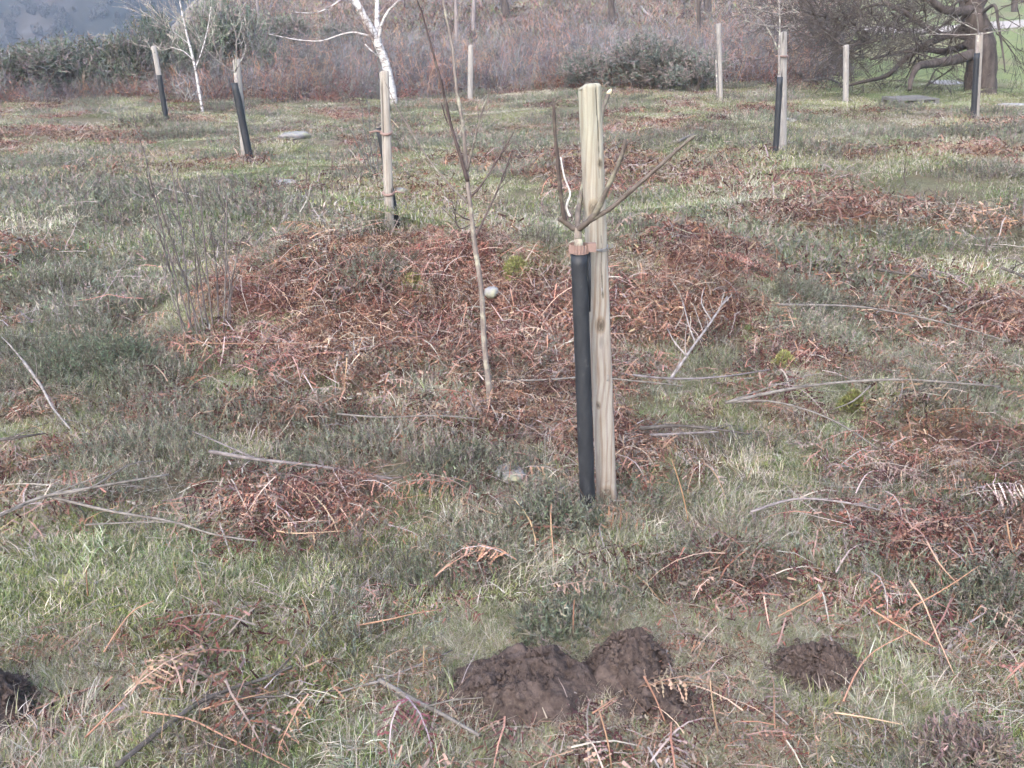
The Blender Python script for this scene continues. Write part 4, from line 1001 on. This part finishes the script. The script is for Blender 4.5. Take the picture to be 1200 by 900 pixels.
# ------------------------------------------------------------------ molehills, stones, moss, pallet
def molehill(i, label):
    cx, cy, rx, ry, hgt = MOLE[i]; b = Vector((cx, cy, hz(cx, cy))); root = thing('molehill', label, 'molehill', b, 'fresh molehills in the foreground')
    mb = MB(); nr, na = 34, 84; vs = []; fs = []
    for j in range(nr + 1):
        u = j / nr
        for k in range(na):
            a = 2 * math.pi * k / na; wob = 1 + .34 * float(fbm(math.cos(a) * 1.6 + i * 7, math.sin(a) * 1.6, 5, 2))
            x = cx + math.cos(a) * rx * u * wob * 1.08; y = cy + math.sin(a) * ry * u * wob * 1.08
            h = hgt * (1 - u ** 1.7) * (1 + .7 * float(fbm(x * 9, y * 9, 3, 2))) + .020 * float(fbm(x * 34, y * 34, 8, 2)) * (1 - u ** 4) + .013 * float(vnoise(x * 80, y * 80, 2)) * (1 - u ** 4)
            vs.append((x, y, hz(x, y) + h - .012 * u ** 3))
    for j in range(nr):
        for k in range(na):
            x = j * na + k; y = j * na + (k + 1) % na; fs.append((x, y, y + na, x + na))
    mb.add(vs, fs); part(mb, 'mound', M['soil'], root)
    cl = MB()
    for k in range(900):
        a = random.uniform(0, 6.28); u = random.random() ** .55 * 1.25; x = cx + math.cos(a) * rx * u; y = cy + math.sin(a) * ry * u
        z = hz(x, y) + hgt * max(0, 1 - u ** 1.7) * (1 + .7 * float(fbm(x * 9, y * 9, 3, 2))) + .004; r = .0025 + .009 * random.random() ** 2 + (.008 if random.random() < .05 else 0)
        c = Vector((x, y, z)); o = [c + Vector(v) * r * random.uniform(.7, 1.25) + rv(r * .3) for v in ((1, 0, 0), (0, 1, 0), (-1, 0, 0), (0, -1, 0), (0, 0, .85), (0, 0, -.8))]
        cl.add(o, [(0, 1, 4), (1, 2, 4), (2, 3, 4), (3, 0, 4), (1, 0, 5), (2, 1, 5), (3, 2, 5), (0, 3, 5)])
    tag(part(cl, 'soil_crumbs', M['soil'], root, False), kind='stuff')
for i, lb in enumerate(['largest dark soil molehill at bottom centre', 'molehill right behind the largest, below the nearest stake', 'low molehill in pale grass at lower right', 'dark molehill cut by the left picture edge', 'flattened soil heap under broken bracken right of the largest molehill']): molehill(i, lb)
def stone(label, px, py, w, h, flat=.3, seed=0, mat='stone'):
    b = gp(px, py); dep = b.y * CP - (b.z - CZ) * SP; r = w * dep / F / 2
    bm = __import__('bmesh').new(); __import__('bmesh').ops.create_icosphere(bm, subdivisions=3, radius=1)
    for v in bm.verts:
        k = 1 + .28 * float(fbm(v.co.x * 1.6 + seed * 3, v.co.y * 1.6 + v.co.z, 13 + seed, 3)); v.co = Vector((v.co.x * r * k, v.co.y * r * k * 1.25, v.co.z * r * flat * k))
        if v.co.z > r * flat * .55: v.co.z = r * flat * .55 + (v.co.z - r * flat * .55) * .35
    me = bpy.data.meshes.new('stone'); bm.to_mesh(me); bm.free(); me.materials.append(M[mat]); me.polygons.foreach_set('use_smooth', [True] * len(me.polygons))
    o = link('stone', me, None, b + Vector((0, 0, r * flat * h))); o.rotation_euler = (random.uniform(-.08, .08), random.uniform(-.08, .08), random.uniform(-.4, .4)); tag(o, label, 'stone', 'grey stones lying in the heath')
for k, (lb, px, py, w, fl, h) in enumerate([('flat grey stone beyond the left field stake', 346, 162, 34, .35, .55), ('flat grey slab in the field, upper of two', 336, 219, 30, .35, .55), ('flat grey slab in the field, lower of two', 345, 241, 44, .3, .5),
      ('flat grey slab seen behind the bare shoots', 163, 232, 34, .35, .5), ('small pale stone on the bracken bank by the thin sapling', 576, 358, 17, .9, 2.2), ('pale stone half hidden in heather left of the nearest stake', 598, 566, 36, .4, 1.8),
      ('small grey stone behind the tan stake', 470, 226, 16, .5, .6), ('flat stone before the right field stake', 925, 143, 16, .4, .6), ('pale stone by the lawn edge right of centre', 898, 114, 30, .2, .5), ('pale slab in the lawn beside the old trunk', 1108, 99, 36, .2, .5),
      ('grey slab on the lawn at the right edge', 1193, 126, 40, .2, .5), ('small grey stone in bracken right of the nearest stake', 748, 533, 9, .8, .6)]): stone(lb, px, py, w, h, fl, k)
def moss(label, px, py, w, h):
    b = gp(px, py); dep = b.y * CP - (b.z - CZ) * SP; r = w * dep / F / 2; mb = MB()
    pal = [(.19, .195, .07), (.23, .23, .09), (.15, .155, .06), (.25, .24, .11), (.14, .11, .07)]
    for k in range(1100):
        a = random.uniform(0, 6.28); u = random.random() ** .6; lo = 1 + .4 * float(vnoise(math.cos(a) * 2 + px, math.sin(a) * 2, 9)); x = b.x + math.cos(a) * r * u * lo; y = b.y + math.sin(a) * r * .8 * u * lo
        z = hz(x, y) + h * (1 - u * u) * random.uniform(.8, 1.0); d = (rv(.8) + Vector((math.cos(a) * u, math.sin(a) * u, 1))).normalized(); s = d.cross(rv(1)).normalized() * .0045
        p = Vector((x, y, z)); mb.add([p - s, p + s, p + d * random.uniform(.010, .024)], [(0, 1, 2)], jitc(random.choice(pal)))
    mb.v = [tuple(Vector(p) - b) for p in mb.v]; o = link('moss_cushion', mb.mesh('moss_cushion', M['moss']), None, b); tag(o, label, 'moss', 'yellow-green moss cushions')
for a in [('bright moss cushion on the bank, left of the thin sapling', 484, 345, 42, .12), ('bright moss cushion on the bank, right of the thin sapling', 604, 326, 36, .12), ('moss cushion between fallen branches at right', 1000, 480, 28, .09),
          ('moss patch among bracken right of the nearest stake', 917, 432, 30, .09)]: moss(*a)
def pallet():
    b = gp(1066, 123); root = thing('pallet', 'low weathered grey timber pallet lying under the old tree', 'pallet', b); root.rotation_euler = (R(2), R(-1), R(12)); root.scale = (.8, .8, .9)
    def box(nm, x0, x1, y0, y1, z0, z1):
        mb = MB(); j = lambda: random.uniform(-.004, .004)
        v = [(x0 + j(), y0 + j(), z0), (x1 + j(), y0 + j(), z0), (x1, y1, z0), (x0, y1, z0), (x0 + j(), y0, z1 + j()), (x1, y0, z1 + j()), (x1 + j(), y1, z1 + j()), (x0, y1, z1 + j())]
        mb.add(v, [(3, 2, 1, 0), (4, 5, 6, 7), (0, 1, 5, 4), (1, 2, 6, 5), (2, 3, 7, 6), (3, 0, 4, 7)]); link(nm, mb.mesh(nm, M['pallet'], False), root)
    for k in range(6): box('deck_board', -.52, .52, -.42 + k * .148, -.42 + k * .148 + .105, .135, .158)
    for yy in (-.42, -.04, .34): box('base_board', -.52, .52, yy, yy + .09, .0, .022)
    for xx in (-.52, -.06, .40):
        for yy in (-.42, -.05, .34): box('block', xx, xx + .12, yy + .004, yy + .08, .024, .1)
        box('cross_board', xx, xx + .1, -.415, .42, .103, .131)
pallet()

# ------------------------------------------------------------------ fallen branches and bracken stalks
def fallen(name, label, cat, main, r, col, forks=(), mat='deadwood', group=None, lift=.02, twigs=3):
    """main: photo pixels (x, y[, lift]) of a branch lying on the plants"""
    up = .022 if mat == 'deadwood' else .02; r = r * (.95 if mat == 'deadwood' else 1.0)
    def world(pth, l0=lift): return [gp(p[0], p[1], (p[2] if len(p) > 2 else l0) + up) for p in pth]
    P = world(main); o = P[len(P) // 2].copy(); o.z = hz(o.x, o.y)
    root = thing(name, label, cat, o, group)
    Q = smooth_path(P, 4); mb = MB(); mb.tube(Q, [r * (1 - .5 * i / (len(Q) - 1)) * random.uniform(.9, 1.12) for i in range(len(Q))], 8, col, jit=.06)
    stem = part(mb, 'stem', M[mat], root)
    for f in forks:
        W = smooth_path(world(f), 3); mb = MB(); mb.tube(W, lerp_r(r * .6, r * .25, len(W)), 6, col); part(mb, 'fork', M[mat], root)
    if twigs:
        mb = MB()
        for k in range(twigs):
            i = random.randrange(1, len(Q) - 1); v = ((Q[i + 1] - Q[i]).normalized() + rv(.8) + Vector((0, 0, .2))).normalized() * random.uniform(.05, .2)
            mb.tube([Q[i], Q[i] + v * .5 + rv(.01), Q[i] + v], [r * .35, r * .28, r * .15], 4, col, False)
        tag(part(mb, 'twigs', M[mat], root, parent=stem), kind='stuff')
FG = 'dead branches fallen over the heath'
dkc = (.36, .34, .33); gyc = (.64, .62, .60); pac = (.85, .82, .82)
fallen('fallen_branch', 'dark fallen branch crossing the grass at lower left', 'branch', [(136, 898), (180, 862), (212, 838), (240, 820), (275, 806), (310, 795), (342, 781)], .0075, dkc, [[(238, 815), (290, 817), (340, 815), (400, 808)]], group=FG)
fallen('fallen_branch', 'grey fallen branch pointing down beside the largest molehill', 'branch', [(444, 797), (480, 818), (520, 838), (562, 862)], .0085, gyc, [[(446, 799), (425, 803), (398, 811)], [(446, 797), (490, 780), (530, 762)]], group=FG)
fallen('fallen_branch', 'long grey branch sloping up from the left edge', 'branch', [(-5, 607, .05), (45, 584, .07), (110, 571, .09), (198, 556, .10)], .0075, gyc, [[(60, 580, .07), (105, 572, .12), (150, 545, .14), (178, 540, .12)], [(40, 586, .06), (95, 566, .1), (130, 552, .12)]], group=FG)
fallen('fallen_branch', 'thin grey branch running right from the left edge branch', 'branch', [(62, 583, .06), (130, 599, .06), (200, 611, .05), (250, 626, .04), (300, 634, .03)], .006, gyc, [[(100, 615, .05), (160, 612, .06), (215, 612, .05)]], group=FG)
fallen('fallen_branch', 'dark branch lying in the grey heather left of centre', 'branch', [(245, 529, .08), (300, 538, .08), (370, 546, .07), (460, 561, .05)], .009, (.6, .57, .6), [[(300, 538, .08), (260, 520, .1), (225, 505, .1)]], group=FG)
fallen('fallen_branch', 'short pale forked branch near the left edge', 'branch', [(28, 424, .12), (48, 452, .08), (62, 478, .05), (82, 502, .03)], .008, pac, [[(28, 424, .12), (12, 405, .14), (2, 395, .15)]], group=FG)
fallen('fallen_branch', 'short dark branch stub at the left edge', 'branch', [(-4, 516, .05), (25, 512, .05), (52, 508, .04)], .008, dkc, group=FG)
fallen('fallen_branch', 'long thin grey branch descending across the right heather', 'branch', [(912, 357, .1), (1000, 359, .12), (1060, 368, .1), (1120, 382, .08), (1178, 399, .05)], .0075, (.6, .58, .57), group=FG)
fallen('fallen_branch', 'long arched grey branch lying across right middle ground', 'branch', [(850, 472, .06), (930, 455, .09), (1000, 447, .1), (1062, 445, .1), (1120, 449, .08), (1172, 453, .05)], .0085, gyc, [[(1058, 446, .1), (1056, 462, .06), (1045, 476, .04), (1020, 488, .03)], [(1020, 452, .1), (1000, 470, .05), (975, 480, .03)]], group=FG)
fallen('fallen_branch', 'thin forked branch below the arched grey branch', 'branch', [(850, 472, .05), (900, 470, .07), (950, 482, .06), (990, 500, .05), (1026, 524, .02)], .006, gyc, [[(860, 468, .06), (920, 448, .1), (960, 438, .12), (1002, 443, .12)]], group=FG)
fallen('fallen_branch', 'whitish branch leaning up against the bracken hump', 'branch', [(783, 448, .02), (800, 424, .08), (815, 402, .14), (834, 376, .18), (852, 348, .2)], .009, (1.0, .96, .97), [[(815, 402, .14), (807, 380, .2), (800, 352, .22)], [(834, 376, .18), (822, 355, .24), (826, 336, .26)], [(805, 418, .1), (790, 400, .16), (782, 385, .18)], [(842, 362, .2), (858, 345, .24)]], group=FG, twigs=8)
fallen('fallen_branch', 'dark straight branch right of the nearest stake, upper of three', 'branch', [(728, 438, .05), (790, 444, .05), (850, 441, .05), (902, 433, .05)], .007, (.6, .57, .62), group=FG)
fallen('fallen_branch', 'dark thick branch right of the nearest stake, middle of three', 'branch', [(750, 502, .04), (790, 499, .04), (830, 502, .04), (880, 509, .03)], .009, dkc, group=FG)
fallen('fallen_branch', 'dark branch right of the nearest stake, lowest of three', 'branch', [(762, 510, .03), (800, 508, .03), (842, 506, .03)], .007, (.7, .66, .7), group=FG)
fallen('fallen_branch', 'grey branch lying behind the nearest stake on the bank foot', 'branch', [(585, 447, .05), (640, 445, .06), (690, 442, .06), (740, 446, .05), (800, 452, .04)], .006, gyc, group=FG)
fallen('fallen_branch', 'thin grey branch left of the slender sapling foot', 'branch', [(395, 485, .05), (450, 489, .05), (510, 487, .05), (562, 491, .04)], .005, gyc, group=FG)
fallen('fallen_branch', 'dark short branch in the right far field', 'branch', [(1028, 316, .05), (1060, 321, .05), (1092, 327, .04)], .011, dkc, group=FG)
fallen('fallen_branch', 'dark branch end at the right edge of the field', 'branch', [(1174, 314, .06), (1190, 320, .05), (1206, 327, .05)], .012, dkc, group=FG)
fallen('fallen_branch', 'pale stick lying left of the right field stake', 'branch', [(795, 166, .1), (804, 161, .1), (814, 157, .12)], .02, gyc, group=FG)
fallen('fallen_branch', 'dark forked driftwood-like branch on the path by the lone post', 'branch', [(937, 86, .3), (942, 92, .15), (955, 94, .1), (970, 92, .1), (985, 98, .1)], .05, dkc, [[(942, 92, .15), (950, 96, .1), (960, 100, .05)]], group=FG)
fallen('fallen_branch', 'pale fallen limb high on the rough slope', 'branch', [(752, 8, .4), (756, 14, .3), (764, 20, .2), (772, 24, .1)], .09, (1.1, 1, 1), [[(752, 8, .4), (751, 0, .8), (752, -8, 1.2)]], group=FG)
fallen('fallen_branch', 'dark curved twig arching in heather below the arched branch', 'branch', [(880, 600, .06), (930, 585, .07), (985, 588, .07), (1040, 600, .05), (1075, 612, .03)], .005, (.8, .75, .8), group=FG)
fallen('fallen_branch', 'short dark stick among bracken left of the slender sapling', 'branch', [(400, 552, .06), (418, 560, .05), (440, 562, .05), (472, 559, .04)], .007, (.6, .5, .5), group=FG)
SG = 'orange-brown bracken stalks in the foreground'
ST = [('long orange stalk lying in grass at bottom left', [(166, 834, .03), (220, 842, .04), (262, 862, .03), (300, 880, .02), (340, 900, .02)]), ('curved tan stalk standing in the left grass', [(122, 764, .02), (138, 738, .05), (156, 716, .08), (180, 704, .1)]),
      ('orange stalk bent down in the right bracken heap', [(1066, 680, .22), (1082, 705, .18), (1098, 745, .1), (1118, 790, .02)]), ('orange stalk slanting up-right in right bracken', [(1072, 710, .08), (1110, 688, .14), (1146, 664, .18)]),
      ('straight orange stalk lying below the right bracken heap', [(1020, 713, .1), (1055, 735, .06), (1094, 758, .03)]), ('long curved tan stalk beside the low molehill', [(988, 822, .02), (1006, 784, .06), (1026, 762, .08), (1064, 742, .1)]),
      ('flat orange stalk in the pale grass at lower right', [(978, 835, .03), (1016, 841, .03), (1058, 849, .02)]), ('upright broken stalk right of the flattened soil heap', [(842, 862, .0), (836, 830, .1), (832, 796, .18)]),
      ('reddish upright stalk just right of the nearest stake', [(807, 612, .0), (799, 575, .14), (787, 538, .26)]), ('orange stalk sticking up at bottom centre', [(717, 902, .0), (712, 868, .07), (702, 832, .14)]),
      ('slanting orange stalk over the flattened soil heap', [(694, 836, .06), (708, 827, .08), (722, 817, .09)]), ('steep orange stalk over the flattened soil heap', [(755, 793, .16), (768, 818, .09), (780, 848, .02)]),
      ('long orange stalk lying left of the dark bracken clump', [(418, 733, .03), (455, 726, .06), (490, 718, .07), (518, 714, .06)]), ('long horizontal orange stalk bent at its left end, left bank', [(217, 432, .02), (218, 408, .12), (228, 402, .15), (300, 403, .14), (392, 401, .1)]),
      ('orange stalk along the grass edge at left', [(324, 622, .04), (350, 625, .05), (402, 622, .04)]), ('orange stalk over dark stick at lower left', [(236, 832, .03), (262, 824, .04), (300, 815, .04), (330, 808, .02)]),
      ('tan stalk leaning in grass left of the dark stick', [(100, 864, .01), (122, 842, .07), (148, 816, .12)]), ('short upright tan stalk in left grass', [(103, 698, .0), (102, 684, .06), (101, 668, .12)]),
      ('pale short stick standing in the grass left of centre', [(365, 733, .0), (360, 716, .07), (353, 700, .12)]), ('red-brown upright stalk in front of the heather', [(672, 742, .0), (672, 722, .07), (673, 703, .13)]),
      ('long tan stalk drooping over the right straw grass', [(912, 722, .1), (945, 705, .12), (965, 690, .13), (968, 680, .14)]), ('orange stalk crossing over right bracken heap', [(1086, 634, .2), (1102, 662, .16), (1124, 686, .1)]),
      ('bent red stalk in bracken at right edge', [(1180, 612, .22), (1185, 640, .14), (1192, 660, .04)])]
for lb, pth in ST:
    fallen('bracken_stalk', lb, 'stalk', pth, .0026, random.choice([(.26, .145, .09), (.23, .13, .085), (.28, .19, .13)]), mat='stalk', group=SG, twigs=0)
# a few withered fronds that stand out one by one
for lb, px, py, az, L, cc in [('curled orange frond left of the nearest stake foot', 545, 592, 2.9, .34, (.40, .19, .10)), ('orange frond arching in the grass below the stake', 600, 672, 2.6, .3, (.42, .21, .11)), ('small banded frond in front of the heather', 640, 708, .2, .22, (.40, .25, .17)),
                          ('dark red frond hanging by the grey fallen branch', 470, 838, -1.4, .26, (.14, .05, .05)), ('brown curled frond in the lower left grass', 150, 832, .9, .26, (.28, .16, .10)), ('pale pink-brown frond spread in the right bracken', 1010, 560, -.7, .45, (.34, .22, .18)),
                          ('rusty frond flopped over the right bracken heap', 1040, 655, .3, .42, (.26, .14, .10)), ('tan frond over the flattened soil heap', 745, 822, .1, .3, (.36, .22, .14)), ('brown frond curled beside dark stick at lower left', 222, 832, 1.9, .2, (.26, .16, .13)),
                          ('feathery pale frond standing left of the bare shoots', 60, 400, .1, .4, (.36, .26, .22)), ('dark maroon frond heap left of the molehills', 510, 690, .6, .34, (.15, .065, .06)), ('pale frond at right edge above the straw grass', 1120, 596, .1, .45, (.38, .28, .24))]:
    b = gp(px, py); mb = MB(); cc = tuple(.72 * v + .28 * cc[1] for v in cc)
    for q in range(3): frond(mb, L * random.uniform(.8, 1.1), (random.uniform(-.02, .02), random.uniform(-.02, .02), .05), az + random.gauss(0, .25), random.uniform(.35, .8), cc, 1.3)
    o = link('bracken_frond', mb.mesh('bracken_frond', M['litter']), None, b); tag(o, lb, 'bracken', 'withered fronds that stand out')
# heather bushes that stand out from the rest
for lb, px, py, w, h, ns in [('large dark green heather bush left of the bare shoots', 118, 432, 150, .24, 420), ('grey-green heather around the foot of the black tube', 650, 622, 105, .21, 330), ('heather bush by straw grass at right edge', 1168, 715, 120, .2, 260), ('heather tuft below the nearest stake', 655, 738, 110, .07, 220),
                             ('heather bush on the slope right of the bracken hump', 955, 400, 130, .2, 300), ('grey heather bush left of the slender sapling foot', 545, 562, 130, .17, 300), ('dull heather bush on top of the bank at left', 428, 332, 110, .2, 260), ('brown heather tuft at bottom right corner', 1130, 890, 110, .1, 200), ('heather bush in the far left field', 60, 345, 130, .2, 240)]:
    b = gp(px, py); dep = b.y * CP - (b.z - CZ) * SP; r = w * dep / F / 2; mb = MB()
    pal = HEATH if 'brown' not in lb else [(.16, .125, .11), (.13, .10, .09)]
    if 'dark green' in lb: pal = [(.085, .10, .07), (.095, .115, .078), (.12, .13, .095)]
    for k in range(int(ns * 1.3)):
        a = random.uniform(0, 6.28); u = random.random() ** .55 * (1 + .35 * float(vnoise(math.cos(a) * 2 + px, math.sin(a) * 2, 5))); x = b.x + math.cos(a) * r * u; y = b.y + math.sin(a) * r * .8 * u
        d = (Vector((math.cos(a) * u * .4, math.sin(a) * u * .4, 1)) + rv(.4)).normalized()
        sprig(mb, Vector((x, y, hz(x, y) - .01)), h * (1 - .6 * u * u) * random.uniform(.35, 1.15) * (1 + .5 * float(fbm(x / .12, y / .12, 77, 2))), d, pal, leaves=16, lw=.005, ll=.017)
    mb.v = [tuple(Vector(p) - b) for p in mb.v]; o = link('heather_bush', mb.mesh('heather_bush', M['heather']), None, b); tag(o, lb, 'heather', 'heather bushes that stand out')

# ------------------------------------------------------------------ hazy winter air
def haze():
    m = bpy.data.materials.new('haze_air'); m.use_nodes = True; nt = m.node_tree; nt.nodes.remove(nt.nodes['Principled BSDF'])
    v = nt.nodes.new('ShaderNodeVolumePrincipled'); v.inputs['Color'].default_value = (.66, .80, 1.0, 1); v.inputs['Density'].default_value = .0007; v.inputs['Anisotropy'].default_value = .2
    nt.links.new(v.outputs[0], nt.nodes['Material Output'].inputs['Volume'])
    x, y0, y1, z0, z1 = 1100, -90, 1100, -62, 175
    mb = MB(); mb.add([(-x, y0, z0), (x, y0, z0), (x, y1, z0), (-x, y1, z0), (-x, y0, z1), (x, y0, z1), (x, y1, z1), (-x, y1, z1)], [(3, 2, 1, 0), (4, 5, 6, 7), (0, 1, 5, 4), (1, 2, 6, 5), (2, 3, 7, 6), (3, 0, 4, 7)])
    o = mb.build('haze', m, smooth=False); tag(o, 'pale blue winter haze filling the air', 'haze', kind='stuff')
haze()
